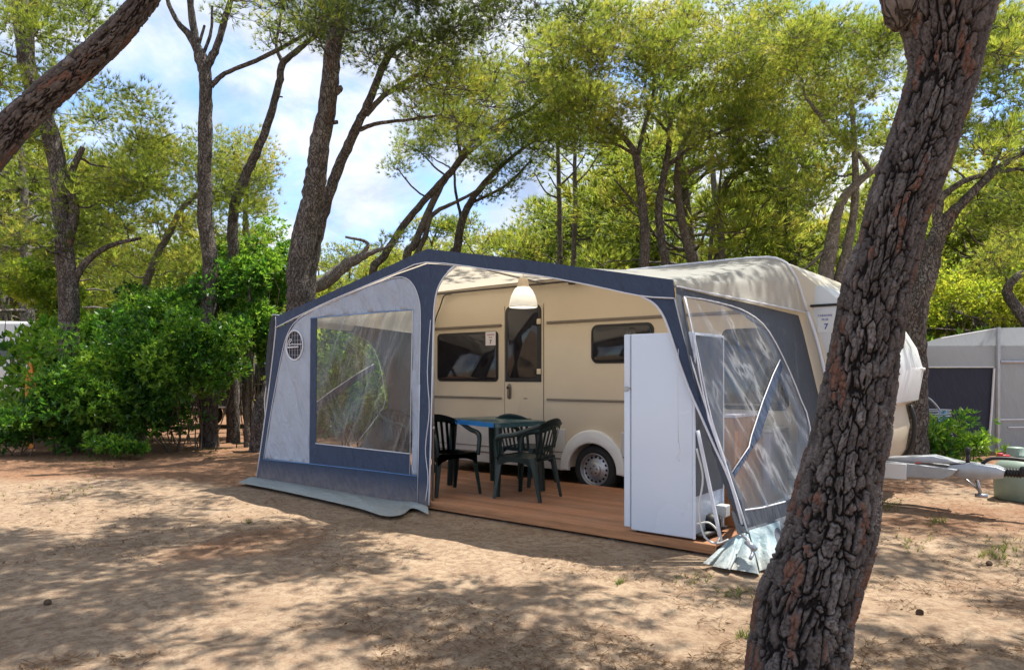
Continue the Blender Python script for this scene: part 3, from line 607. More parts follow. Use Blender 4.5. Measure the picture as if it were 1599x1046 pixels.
# drawbar (seen right of the big trunk)
DB = thing('drawbar', None, None); DB.parent = CV; DB.location = (0,0,0)
yc = 3.25
def yz(px, py): p = onY(px, py, yc); return p
bm = BM()
a0 = onY(1385,742,yc-.1); a1 = onY(1508,748,yc-.02)
prism(bm, [(3.3,.50),(3.98,.475),(4.43,.445),(4.38,.38),(4.30,.34),(3.3,.32)], 'Y', yc-.20, yc-.12, .006); obj('side_beam', bm, M['galv'], DB)
bm = BM(); prism(bm, [(3.3,.50),(3.98,.475),(4.43,.445),(4.38,.38),(4.30,.34),(3.3,.32)], 'Y', yc+.12, yc+.20, .006); obj('side_beam', bm, M['galv'], DB)
bm = BM(); prism(bm, [(3.60,.49),(4.2,.56),(4.5,.50),(3.9,.47)], 'Y', yc-.11, yc+.11, .01); prism(bm, [(4.30,.38),(4.35,.48),(4.52,.51),(4.75,.49),(4.82,.46),(4.80,.38),(4.55,.34)], 'Y', yc-.11, yc+.09, .012); obj('coupling_cover', bm, M['galv'], DB, ang=40)
bm = BM()
for k in range(6): lathe(bm, [(.035,0),(.048,.012),(.035,.024)], (4.80+.025*k, yc, .43), 'X', 14)
obj('bellows', bm, M['gframe'], DB, True)
bm = BM(); box(bm, (4.93, yc-.05, .40), (5.2, yc+.05, .50), .02); tube(bm, [(4.62,yc,.50),(4.7,yc,.56),(4.9,yc,.57),(5.05,yc,.55)], .018, 8, 3); obj('hitch', bm, M['gframe'], DB, True)
bm = BM(); tube(bm, [(4.50,yc-.02,.48),(4.50,yc-.02,.60)], .02, 8); tube(bm, [(4.50,yc-.02,.60),(4.50,yc-.02,.66)], .026, 8); obj('jockey_clamp', bm, M['gframe'], DB, True)
bm = BM(); tube(bm, [(4.55,yc+.1,.36),(4.58,yc+.1,.26),(4.60,yc+.1,.17)], .018, 8); tube(bm, [(4.55,yc+.1,.165),(4.66,yc+.1,.165)], .022, 8); tube(bm, [(4.45,yc+.1,.34),(4.58,yc+.1,.22)], .010, 8); obj('support_leg', bm, M['galv'], DB, True)
bm = BM(); box(bm, (3.28, yc-.24, .31), (3.98-.0, yc-.205, .47), .004); obj('side_plate', bm, M['white'], DB)
bm = BM(); box(bm, (4.05, yc-.16, .475), (4.09, yc-.13, .487), .004); obj('reflector', bm, M['red'], DB)
# ------------------------------------------------------------------ things under the awning
DZ = .0612
FR = thing('fridge', 'tall white fridge standing at the right end of the wooden deck', 'fridge', (2.65,.34,DZ))
fx0, fx1, fy0, fy1, fz0, fz1 = 2.405, 2.985, .035, .64, DZ+.02, 1.745
bm = BM(); box(bm, (fx0, fy0, fz0), (fx1-.02, fy1, fz1), .012, 3); obj('cabinet', bm, M['fridge'], FR, ang=40)
dsplit = onY(975, 607, .06).z
for za, zb in ((fz0+.02, dsplit-.006), (dsplit+.006, fz1)):
    bm = BM(); box(bm, (2.338, fy0-.002, za), (2.398, fy1+.002, zb), .012, 3); obj('door', bm, M['fridge'], FR, ang=40)
bm = BM(); box(bm, (2.3985, fy0+.012, fz0+.03), (2.4045, fy1-.012, fz1-.012)); obj('door_gasket', bm, M['fridgeback'], FR)
bm = BM(); box(bm, (2.345, fy0-.014, dsplit-.02), (2.385, fy0-.003, dsplit+.02), .004); obj('hinge', bm, M['galv'], FR)
bm = BM(); box(bm, (fx1-.0195, fy0+.02, .42), (fx1-.004, fy1-.02, fz1-.03), .003); obj('back_panel', bm, M['fridgeback'], FR)
bm = BM()
for y in (fy0+.008, fy1-.012): box(bm, (fx1-.0195, y-.008, fz0), (fx1, y+.008, fz1-.008), .002)
box(bm, (fx1-.0195, fy0+.016, fz1-.028), (fx1, fy1-.02, fz1-.01), .002); obj('back_frame', bm, M['fridge'], FR)
bm = BM(); lathe(bm, [(.0,.0),(.07,.0),(.08,.03),(.08,.08),(.06,.12),(.0,.13)], (fx1-.0, .36, DZ+.05), 'Z', 20); box(bm, (fx1-.06, fy0+.06, DZ+.03), (fx1+.06, fy1-.06, DZ+.05)); obj('compressor', bm, M['gframe'], FR, True)
bm = BM(); box(bm, (fx1+.0, .44, DZ+.14), (fx1+.09, .55, DZ+.24), .01); obj('compressor_cover', bm, M['white'], FR)
for x in (2.44, 2.93):
    for y in (.10, .61): bm = BM(); lathe(bm, [(.0,-.0),(.018,.0),(.02,.028),(.0,.03)], (x, y, DZ), 'Z', 12); obj('foot', bm, M['gframe'], FR)
bm = BM(); tube(bm, [at(1088,700,5.75), at(1098,745,5.7), at(1092,795,5.65), at(1100,836,5.6), at(1120,848,5.55), at(1138,842,5.55)], .008, 6, 5)
tube(bm, [at(1088,818,5.7), at(1108,816,5.68), at(1124,834,5.6), at(1116,848,5.55), at(1100,838,5.62)], .008, 6, 5)
tag(obj('power_cable', bm, M['cable'], None, True), 'white power cable looping down beside the back of the fridge', 'cable')
bm = BM(); tube(bm, [at(1090,672,5.75), at(1106,748,5.68), at(1127,848,5.58)], .016, 8, 3); tag(obj('loose_pole', bm, M['piping'], None, True), 'pale thin tube leaning between the fridge and the awning corner', 'pole')
def lampmat():
    m, nt, out = nodes('lit_bulb'); g = G(nt); e = g.n('ShaderNodeEmission'); e.inputs['Color'].default_value = (1,.95,.86,1); e.inputs['Strength'].default_value = 9; g.l(e.outputs[0], out.inputs['Surface']); return m
# pendant lamp under the awning ridge
LP = thing('pendant_lamp', 'white bell shaped lamp hanging from the awning ceiling in front of the caravan door', 'lamp', at(817,480,8.05))
lc = at(817.5, 480, 8.05)
bm = BM(); pr = [(.158,0),(.162,.01),(.155,.06),(.135,.13),(.105,.19),(.075,.225)]; lathe(bm, pr+[(r-.004, h) for r, h in pr[::-1]], lc, 'Z', 32); obj('lamp_shade', bm, M['lamp'], LP, True)
bm = BM(); lathe(bm, [(.074,.226),(.062,.26),(.055,.31),(.040,.33),(.0,.335)], lc, 'Z', 24); obj('lamp_neck', bm, M['lampneck'], LP, True)
bm = BM(); lathe(bm, [(.0,.06),(.03,.075),(.038,.11),(.028,.15),(.018,.2),(.018,.225)], lc, 'Z', 16); obj('bulb', bm, lampmat(), LP, True)
bm = BM(); tube(bm, [lc+Vector((0,0,.33)), lc+Vector((0,0,.47))], .006, 6); obj('cord', bm, M['cable'], LP)
# table
TB = thing('plastic_table', 'dark green plastic table with a blue reflection painted along its edge, between the green chairs', 'table', (-.12,1.05,DZ), 0)
tz = .872
def tpt(a, b, z): # a along, b across
    c = Vector((.41,.66)); ex = Vector((-.965,.262)); ey = Vector((.262,.965)); p = c+ex*a+ey*b; return Vector((p.x, p.y, z))
L_, W_ = 1.12, .72
def trect(i, r=.07):
    return [tpt(p[0], p[1], 0) for p in rrect(i, i, L_-i, W_-i, r, 5)]
bm = BM(); prism(bm, [(p.x, p.y) for p in trect(0)], 'Z', tz-.012, tz, .005); obj('table_top', bm, M['tabletop'], TB, ang=40)
bm = BM(); a = trect(.004); b = trect(.03, .05)
for i in range(len(a)):
    k = (i+1) % len(a); va = [bm.verts.new((p.x, p.y, z)) for p, z in ((a[i], tz-.0125), (a[k], tz-.0125), (a[k], tz-.055), (a[i], tz-.055))]; bm.faces.new(va)
bmesh.ops.remove_doubles(bm, verts=bm.verts[:], dist=.0005); obj('apron', bm, M['tabletop'], TB)
bm = BM(); e0, e1 = tpt(.06, -.0045, 0), tpt(L_-.1, -.0045, 0)
q = [bm.verts.new(v) for v in ((e0.x,e0.y,tz-.054),(e1.x,e1.y,tz-.054),(e1.x,e1.y,tz-.002),(e0.x,e0.y,tz-.002))]; f_ = bm.faces.new(q); bmesh.ops.solidify(bm, geom=[f_], thickness=.004); obj('painted_edge_reflection', bm, M['edge_reflection'], TB)  # blue reflection on the front edge, painted as a coloured strip
for a, b in ((.09,.08),(.09,W_-.08),(L_-.09,.08),(L_-.09,W_-.08)):
    bm = BM(); top = tpt(a, b, tz-.02); o = Vector((-.02 if a > .5 else .02, 0)); bot = tpt(a-(.03 if a < .5 else -.03), b-(.04 if b < .4 else -.04), DZ)
    V, F = tube_np([top, top*.5+bot*.5, bot], [.046,.043,.036], 8)
    vs = [bm.verts.new(v) for v in V]; [bm.faces.new([vs[i] for i in f]) for f in F]; bm.faces.new(vs[:8]); bm.faces.new(vs[-8:])
    obj('leg', bm, M['plastic'], TB, ang=30)
# stackable plastic armchair, front towards -Y in its own frame
def make_chair(label):
    t = thing('plastic_chair', label, 'chair', (0,0,0), 0, 'green plastic chairs round the table')
    z0 = .44; pl = M['plastic']
    bm = BM(); g = {}
    for i in range(13):
        for j in range(13):
            s, v = i/12, j/12; x = (s-.5)*(.46-.06*v); y = -.24+v*.46; z = z0-.022*math.sin(math.pi*s)*(.4+.6*v)-.02*v+.012*(1-v)**2-(.02 if j == 0 else 0); g[i,j] = bm.verts.new((x, y, z))
    fs = [bm.faces.new((g[i,j], g[i+1,j], g[i+1,j+1], g[i,j+1])) for i in range(12) for j in range(12)]
    bmesh.ops.solidify(bm, geom=fs, thickness=.012); obj('seat', bm, pl, t, True)
    def curve_back(s, v): # s -1..1 across, v 0..1 up
        w = .20+.035*v; x = s*w; y = .215+.115*v-.055*s*s*(.5+.5*v); z = z0-.03+v*(.43-.06*s*s); return Vector((x, y, z))
    bm = BM()
    def patch(s0, s1, v0, v1, n=6, m=8):
        g = [[bm.verts.new(curve_back(s0+(s1-s0)*i/n, v0+(v1-v0)*j/m)) for j in range(m+1)] for i in range(n+1)]
        return [bm.faces.new((g[i][j], g[i+1][j], g[i+1][j+1], g[i][j+1])) for i in range(n) for j in range(m)]
    fs = patch(-1, 1, .80, 1.0, 16, 4)
    for k in range(7):
        c = -.84+.28*k; fs += patch(c-.075, c+.075, .02, .80, 2, 8)
    fs += patch(-1, 1, -.02, .08, 16, 2)
    bmesh.ops.solidify(bm, geom=fs, thickness=.010); obj('backrest', bm, pl, t, True)
    for sx in (-1, 1):
        bm = BM(); pts = [curve_back(sx*.97, .98)+Vector((0,-.005,0)), Vector((sx*.262,.16,.73)), Vector((sx*.285,0,.675)), Vector((sx*.285,-.14,.655)), Vector((sx*.268,-.225,.615)), Vector((sx*.255,-.24,.52)), Vector((sx*.245,-.235,.42))]
        P = catmull(pts, 5); V, F = tube_np(P, np.interp(np.linspace(0,1,len(P)), [0,.3,.6,.8,1], [.018,.026,.028,.026,.024]), 8); V[:,0] = V[:,0]
        vs = [bm.verts.new(v) for v in V]; [bm.faces.new([vs[i] for i in f]) for f in F]; bm.faces.new(vs[:8]); bm.faces.new(vs[-8:]); obj('armrest', bm, pl, t, True)
        for y0_, y1_, xb in ((-.225, -.265, .275), (.20, .285, .235)):
            bm = BM(); a = Vector((sx*.228, y0_, z0+.0)); b = Vector((sx*xb, y1_, 0)); q = []
            for k, f in enumerate((0, .35, 1)):
                p = a.lerp(b, f); w = .042-.018*f
                # angled leg section, open to the inside like a moulded plastic leg
                inw = -1 if sx > 0 else 1; iny = 1 if y0_ < 0 else -1
                q.append([bm.verts.new(p+Vector(d)) for d in ((inw*w*1.25, 0, 0), (0,0,0), (0, iny*w*1.25, 0), (inw*.012, iny*w*1.25, 0), (inw*.012, iny*.012, 0), (inw*w*1.25, iny*.012, 0))])
            for r0, r1 in zip(q, q[1:]):
                for k in range(6): bm.faces.new((r0[k], r0[(k+1)%6], r1[(k+1)%6], r1[k]))
            bm.faces.new(q[0]); bm.faces.new(q[-1]); obj('leg', bm, pl, t, ang=40)
    bm = BM()
    def apron(p, q, sag):
        n = 8; top = [Vector(p).lerp(Vector(q), k/n) for k in range(n+1)]
        a = [bm.verts.new(v) for v in top]; b = [bm.verts.new(v-Vector((0,0,.05+sag*abs(2*k/n-1)**3))) for k, v in enumerate(top)]
        return [bm.faces.new((a[k], a[k+1], b[k+1], b[k])) for k in range(n)]
    fs = apron((-.235,-.238,z0+.004), (.235,-.238,z0+.004), .07)+apron((-.238,-.22,z0+.004), (-.225,.2,z0-.01), .07)+apron((.238,-.22,z0+.004), (.225,.2,z0-.01), .07)
    bmesh.ops.solidify(bm, geom=fs, thickness=.010); obj('apron', bm, pl, t)
    return t
c0 = make_chair('dark green plastic chair at the fridge end of the table, back to the right')
for o, (x, y, a, lab) in ((c0, (.66,.885,-83,None)), (None, (-.245,.57,70,'dark green plastic chair half hidden by the awning post, left of the table')),
        (None, (.02,1.68,184,'dark green plastic chair behind the table, its rounded back before the caravan door')), (None, (-1.75,1.35,95,'dark green plastic chair seen through the clear front window'))):
    c = o or copy_tree(c0); c.location = (x, y, DZ); c.rotation_euler = (0,0,R(a))
    c.scale = (1.04, 1.04, 1.04)
    if lab: c['label'] = lab
# kitchen cabinet and pale panel seen through the side window
KC = thing('kitchen_cabinet', 'orange-brown wooden cupboard behind the fridge, seen through the side window', 'cupboard', (2.8,1.1,DZ))
bm = BM(); box(bm, (2.55, .78, DZ), (3.02, 1.50, 1.02), .004); obj('carcass', bm, M['wood'], KC)
bm = BM(); box(bm, (2.53, .76, 1.021), (3.04, 1.52, 1.05), .005); obj('worktop', bm, M['lilac'], KC)
for y in (.80, 1.16): bm = BM(); box(bm, (2.528, y, DZ+.08), (2.549, y+.32, .98), .004); obj('door', bm, M['wood'], KC)
SC = thing('storage_box', 'pale lilac-grey box standing beside the orange-brown cupboard', 'storage box', (2.85,1.8,DZ))
bm = BM(); box(bm, (2.6, 1.53, DZ), (3.08, 2.06, .84), .015, 3); obj('box_body', bm, M['lilac'], SC, ang=40)
bm = BM(); box(bm, (2.59, 1.525, .841), (3.09, 2.065, .875), .012, 3); obj('lid', bm, M['white'], SC, ang=40)

# ------------------------------------------------------------------ neighbouring pitch on the right
t0 = 13.0
def tp(px, py, dt=0): return at(px, py, t0+dt)
TN = thing('neighbouring_tent', 'grey awning tent with a dark side panel beyond the caravan drawbar', 'tent', tp(1560,705))
def panel(bm, pts, off=(0,0,0)): sheet(bm, [Vector(p)+Vector(off) for p in pts])
bm = BM(); panel(bm, [tp(1428,574), tp(1428,540), tp(1470,527), tp(1556,512), tp(1556,574)]); panel(bm, [tp(1552,572), tp(1556,572), tp(1556,705), tp(1546,705)]); obj('front_gable', bm, M['tent'], TN)
bm = BM(); panel(bm, [tp(1428,574.5), tp(1552,574.5), tp(1543,705), tp(1428,705)]); obj('dark_panel', bm, M['tent_navy'], TN)
bm = BM(); panel(bm, [tp(1562,512), tp(1640,510), tp(1800,516), tp(1800,563), tp(1562,563)]); panel(bm, [tp(1562,567), tp(1800,567), tp(1800,705), tp(1562,705)]); obj('side_wall', bm, M['tent'], TN)
bm = BM(); panel(bm, [tp(1428,540), tp(1470,527), tp(1556,512), tp(1800,514), tp(1800,530,3), tp(1556,528,3), tp(1470,540,3), tp(1428,552,3)]); obj('tent_roof', bm, M['tent'], TN)
bm = BM(); tube(bm, [tp(1559,511,-.04), tp(1559,705,-.04)], .035, 8); tube(bm, [tp(1562,565,-.04), tp(1800,565,-.04)], .03, 8); obj('pole', bm, M['galv'], TN)
bm = BM(); tube(bm, [tp(1553,575,-.03), tp(1549,640,-.03), tp(1544,700,-.03)], .02, 6); tube(bm, [tp(1428,573,-.03), tp(1552,573,-.03)], .012, 6); obj('panel_piping', bm, M['piping'], TN)
WJ = at(1600, 782, 8.0); WJ.z = 0
for q in ([tp(1562,655,-.03), tp(1800,653,-.03)], [tp(1575,667,-.03), tp(1800,665,-.03)], [tp(1470,528,-.03), tp(1556,513,-.03)], [tp(1640,511,-.03), tp(1640,705,-.03)]):
    bm = BM(); tube(bm, q, .012, 6); obj('seam', bm, M['piping'], TN)
WJ = WJ
JG = thing('water_container', 'greenish-grey plastic water container with a red tap beside the drawbar coupling', 'container', WJ)
bm = BM(); lathe(bm, [(0,.0),(.25,.0),(.285,.03),(.29,.2),(.28,.36),(.25,.42),(.17,.46),(.10,.475),(.095,.50)], WJ, 'Z', 32); obj('body', bm, M['jug'], JG, True)
bm = BM(); lathe(bm, [(.0,.60),(.075,.598),(.082,.585),(.082,.515),(.10,.51),(.10,.50),(0,.5)], WJ+Vector((-.08,.0,-.01)), 'Z', 24); obj('cap', bm, M['jug'], JG, True)
bm = BM(); tp_ = at(1562, 712, 7.85); tube(bm, [tp_, tp_+Vector((RX,RY,0))*.1], .018, 8); box(bm, tuple(tp_-Vector((.03,.03,.03))), tuple(tp_+Vector((.03,.03,.035))), .01); obj('tap', bm, M['red'], JG, True)
DR_ = at(1450, 690, 11.2); DR_.z = 0
AR = thing('drying_rack', 'folding clothes rack with a bent white hoop in front of the grey tent', 'clothes rack', DR_)
bm = BM(); tube(bm, [at(1433,611,11.2), at(1460,630,11.2), at(1482,668,11.2), at(1494,710,11.2), at(1495,752,11.2), at(1497,765,11.2)], .016, 6, 4); obj('hoop', bm, M['galv'], AR, True)
bm = BM()
for k in range(5): tube(bm, [at(1420, 648-k*2.5, 11.0+k*.12), at(1486, 650-k*2.5, 11.0+k*.12)], .008, 5)
tube(bm, [at(1425,640,11), at(1470,730,11)], .010, 5); tube(bm, [at(1470,640,11), at(1425,730,11)], .010, 5); obj('rack_frame', bm, M['galv'], AR)
def towel(px0, py0, px1, py1, t, mat, lab):
    bm = BM(); a, b, c, d = at(px0,py0,t), at(px1,py0+1,t), at(px1,py1,t), at(px0,py1,t-.05); film(bm, [a,b,c,d], 8, 8, .05, Vector((FX,FY,0))); tag(obj('towel', bm, M[mat], None, True), lab, 'towel', None)
towel(1426,612,1448,634,11.25,'paleblue','pale blue towel hung highest on the clothes rack'); towel(1428,632,1444,648,11.15,'bluecloth','deep blue towel folded low on the clothes rack'); towel(1466,640,1480,658,11.15,'paleblue','small pale blue cloth at the right of the clothes rack')

# ------------------------------------------------------------------ vehicles behind the hedge
cb = at(400, 662, 19.5); cb.z = 0
CR = thing('parked_car', 'dark car parked behind the hedge beside the thin tree stems', 'car', cb)
ex = Vector((RX,RY,0)); ey = Vector((FX,FY,0))
CM = Matrix.Translation(cb) @ Matrix(((RX,FX,0,0),(RY,FY,0,0),(0,0,1,0),(0,0,0,1)))
def cpart(name, bm, mat, par, **k):
    bmesh.ops.transform(bm, matrix=CM, verts=bm.verts[:]); return obj(name, bm, mat, par, **k)
prof_c = [(-2.1,.35),(-1.75,.35)]+[(-1.3+.4*math.cos(a), .33+.4*math.sin(a)) for a in np.linspace(math.pi, 0, 9)]+[(1.05,.33)]+[(1.4+.4*math.cos(a), .33+.4*math.sin(a)) for a in np.linspace(math.pi, 0, 9)]+[(2.15,.38),(2.2,.75),(2.1,1.05),(1.6,1.15),(1.0,1.62),(.2,1.72),(-.8,1.70),(-1.3,1.55),(-1.9,1.15),(-2.15,1.0)]
bm = BM(); prism(bm, prof_c, 'Y', 0, 1.7, .06, 3); cpart('body', bm, M['carpaint'], CR, ang=35)
for pg in ([(-1.6,1.18),(-1.2,1.48),(-.7,1.60),(-.35,1.62),(-.35,1.18)], [(-.25,1.18),(-.25,1.62),(.2,1.62),(.85,1.52),(1.25,1.18)]):
    bm = BM(); prism(bm, pg, 'Y', -.008, .02, .005); cpart('window', bm, M['carglass'], CR)
for x in (-1.3, 1.4):
    bm = BM(); lathe(bm, [(.19,-.0),(.22,-.02),(.29,-.01),(.31,.03),(.31,.2),(.2,.2)], (x, .04, .31), 'Y', 28); w = cpart('wheel', bm, M['tyre'], CR, smooth=True)
    bm = BM(); lathe(bm, [(.2,-.01),(.19,.01),(.1,.0),(.0,-.01)], (x, .04, .31), 'Y', 28); cpart('rim', bm, M['rim'], w, smooth=True)
bm = BM(); box(bm, (-1.95,-.02,.50), (2.0,-.001,.54), .006); box(bm, (-1.7,-.016,1.135), (1.3,-.001,1.155), .004); cpart('side_trim', bm, M['chrome'], CR)
vb = at(10, 690, 16.5); vb.z = 0
VN = thing('camper_van', 'white camper with a dark window band at the left edge behind the hedge', 'camper', vb)
CM = Matrix.Translation(vb) @ Matrix(((RX,FX,0,0),(RY,FY,0,0),(0,0,1,0),(0,0,0,1)))
bm = BM(); prism(bm, [(-4.5,.35),(1.7,.35),(2.3,.6),(2.35,1.1),(1.95,1.45),(1.45,2.25),(1.1,2.62),(-4.5,2.68)], 'Y', 0, 2.1, .08, 3); cpart('body', bm, M['white'], VN, ang=35)
bm = BM(); prism(bm, [(-4.4,1.75),(1.1,1.75),(1.25,2.1),(-4.4,2.2)], 'Y', -.01, .02, .006); cpart('window', bm, M['carglass'], VN)
bm = BM(); prism(bm, [(-4.4,.9),(1.9,.9),(1.9,1.02),(-4.4,1.02)], 'Y', -.01, .02, .006); cpart('side_stripe', bm, M['carpaint'], VN)
for x in (-3.2, 1.3):
    bm = BM(); lathe(bm, [(.19,-.0),(.22,-.02),(.31,-.01),(.34,.03),(.34,.2),(.2,.2)], (x, .02, .34), 'Y', 28); w = cpart('wheel', bm, M['tyre'], VN, smooth=True)
    bm = BM(); lathe(bm, [(.2,-.01),(.19,.01),(.1,.0),(.0,-.01)], (x, .02, .34), 'Y', 28); cpart('rim', bm, M['rim'], w, smooth=True)
ob = at(47, 640, 13.6)
bm = BM(); V0 = [(-.07,0),(.07,0),(.10,.6),(.09,1.3),(.0,1.75),(-.09,1.3),(-.10,.6)]
prism(bm, V0, 'Y', 0, .05, .015); bmesh.ops.transform(bm, matrix=Matrix.Translation((ob.x, ob.y, 0)) @ Matrix(((RX,FX,0,0),(RY,FY,0,0),(0,0,1,0),(0,0,0,1))), verts=bm.verts[:])
tag(obj('surfboard', bm, M['orange']), 'narrow orange board standing upright in the hedge at the far left', 'board')
# ------------------------------------------------------------------ vegetation
def unit(n):
    v = RNG.standard_normal((n, 3)); return v/np.linalg.norm(v, axis=1)[:,None]
def tufts(C, D, tint, K, ln, wd, spread=.75):
    """needle tufts: K narrow blades fanning from each centre C around direction D"""
    n = len(C); D = np.repeat(D, K, 0)+spread*unit(n*K); D /= np.linalg.norm(D, axis=1)[:,None]
    B = np.repeat(C, K, 0); s = np.cross(D, unit(n*K)); s /= np.linalg.norm(s, axis=1)[:,None]+1e-9
    L = (ln*(.6+.7*RNG.random(n*K)))[:,None]; B = B+D*L*.12*(RNG.random((n*K,1)))
    V = np.stack([B-s*wd/2, B+s*wd/2, B+D*L], 1).reshape(-1, 3); F = np.arange(len(V)).reshape(-1, 3)
    a = np.clip(np.repeat(np.repeat(tint, K)+.10*RNG.standard_normal(n*K), 3), 0, 1); return V, F, a
def leaves(C, D, tint, K, ln, wd, spread=.9):
    n = len(C); D = np.repeat(D, K, 0)+spread*unit(n*K); D /= np.linalg.norm(D, axis=1)[:,None]
    B = np.repeat(C, K, 0); s = np.cross(D, unit(n*K)); s /= np.linalg.norm(s, axis=1)[:,None]+1e-9
    L = (ln*(.6+.7*RNG.random(n*K)))[:,None]; W = L*(wd/ln)/2
    V = np.stack([B, B+D*L*.45+s*W, B+D*L, B+D*L*.5-s*W], 1).reshape(-1, 3); F = np.arange(len(V)).reshape(-1, 4)
    a = np.clip(np.repeat(np.repeat(tint, K)+.08*RNG.standard_normal(n*K), 4), 0, 1); return V, F, a
def clump_points(c, r, n, flat=.55):
    d = unit(n); rad = RNG.random(n)**.55; p = d*rad[:,None]*np.array([r, r, r*flat]); p[:,2] += .12*r*np.sin(p[:,0]*5/r)
    D = d*.8+np.array([0,0,.7]); D /= np.linalg.norm(D, axis=1)[:,None]
    return np.array(c)+p, D
def pine_crown(clumps, name, mat, parent, dens=85, K=9, ln=.13, wd=.013, bias=0.0):
    st = NP()
    for c, r in clumps:
        n = max(6, int(dens*(r/.6)**2)); P, D = clump_points(c, r, n); base = np.clip(.42+bias+.16*RNG.standard_normal(), 0, .9)
        st.add(*tufts(P, D, np.clip(base+.14*RNG.standard_normal(n), 0, 1), K, ln, wd, .62))
    return st.build(name, mat, parent, False, 'tint')
def limb(st, a, b, r0, r1, sag=.12, sides=5, n=6):
    a = np.array(a); b = np.array(b); L = np.linalg.norm(b-a); m1 = a+(b-a)*.35+np.array([0,0,-sag*L*.3])+unit(1)[0]*L*.07; m2 = a+(b-a)*.7+np.array([0,0,sag*L*.35])+unit(1)[0]*L*.07
    P = catmull([a, m1, m2, b], 3); P[1:-1] += RNG.standard_normal((len(P)-2, 3))*L*.012
    st.tube(P, np.linspace(r0, r1, len(P)), sides)
def twigs(st, c, r, k=5, rr=.006):
    for _ in range(k):
        d = unit(1)[0]*np.array([r, r, r*.5])*.95; P = np.array([np.array(c)-np.array([0,0,.1*r]), np.array(c)+d*.5+unit(1)[0]*r*.12, np.array(c)+d]); st.tube(P, [rr*1.4, rr, rr*.5], 3)
def branch_out(st, AP, AR, cl, low, r0=.03, sides=5):
    """grow limbs outwards: every leaf clump hangs on the nearest wood already there"""
    N = [p for p in AP]; RR = list(AR); order = sorted(range(len(cl)), key=lambda i: float(np.min(np.linalg.norm(AP-np.array(cl[i][0]), axis=1))))
    ND = np.array(N); RD = np.array(RR)
    for i in order:
        c = np.array(cl[i][0]); d = np.linalg.norm(ND-c, axis=1)+.7*np.maximum(0, ND[:,2]-c[2]-.05)+1.2*np.maximum(0, low-ND[:,2]); k = int(np.argmin(d))
        ra = min(RD[k]*.6, r0*.5+.012*np.linalg.norm(ND[k]-c)); ra = max(ra, .006); limb(st, ND[k], c, ra, max(.004, ra*.45), sides=sides)
        m = ND[k]*.45+c*.55; ND = np.concatenate([ND, [c, m]]); RD = np.concatenate([RD, [max(.007, ra*.6), max(.008, ra*.75)]])
def trunk_np(st, pts, sides=12, n=6, wob=.05):
    """pts: (Vector, radius)"""
    P = catmull([p for p, _ in pts], n); rr = np.interp(np.linspace(0, 1, len(P)), np.linspace(0, 1, len(pts)), [r for _, r in pts])
    P[1:-1] += RNG.standard_normal((len(P)-2, 3))*rr[1:-1,None]*.06; st.tube(P, rr, sides, wob); return P
def traced_tree(label, t, trunks, crowns, extra=(), mat='bark', leafm='pine', ground_px=None, bias=0, dens=102, twig=5, name='pine_tree', nl=1.0, group=None, world=()):
    """trunks: list of lists (px,py,width_px[,dt]) ; crowns: (px,py,rx,ry,n,clump_r[,dt,depth])"""
    b = trunks[0][0]; base = at(b[0], b[1], t+(b[3] if len(b) > 3 else 0)); gz = float(ground_z(base.x, base.y)); root = thing(name, label, 'tree', (base.x, base.y, gz), 0, group); crowns = [(*q[:4], q[4]*1.35, *q[5:]) for q in crowns]
    st = NP(); allP = []; allR = []
    for k, tr in enumerate(trunks):
        pts = []
        for q in tr:
            tt = t+(q[3] if len(q) > 3 else 0); pts.append((at(q[0], q[1], tt), q[2]/FOC*tt/2*(.86 if t > 13.5 else .94)))
        if k == 0 and pts[0][0].z > gz+.05: pts = [(Vector((pts[0][0].x-.0, pts[0][0].y, gz-.15)), pts[0][1]*1.35), (Vector((pts[0][0].x, pts[0][0].y, gz+.25)), pts[0][1]*1.08)]+pts
        P = trunk_np(st, pts, 14 if tr[0][2] > 15 else 8); allP.append(P); allR.append(np.interp(np.linspace(0,1,len(P)), np.linspace(0,1,len(pts)), [r for _, r in pts]))
    AP = np.concatenate(allP); AR_ = np.concatenate(allR)
    cl = []
    for q in crowns:
        px, py, ax, ay, n, r = q[:6]; dt = q[6] if len(q) > 6 else 0; dep = q[7] if len(q) > 7 else 1.6
        for _ in range(int(n)):
            while True:
                a, bb = RNG.uniform(-1, 1, 2)
                if a*a+bb*bb <= 1: break
            cl.append((at(px+a*ax, py+bb*ay, t+dt+RNG.uniform(-dep, dep)), r*RNG.uniform(.7, 1.25)))
    for w in world: cl.append((Vector(w[:3]), w[3]))
    if cl: branch_out(st, AP, AR_, cl, gz+1.8)
    for c, r in cl:
        twigs(st, c, r, twig)
    for e in extra: # bare side branches
        trunk_np(st, [(at(q[0], q[1], t+(q[3] if len(q) > 3 else 0)), q[2]/FOC*t/2) for q in e], 6, 5)
    st.build('trunk', M[mat], root)
    if cl: pine_crown(cl, 'crown', M[leafm], root, dens, 14, .125*nl, .0092*nl, bias)
    return root
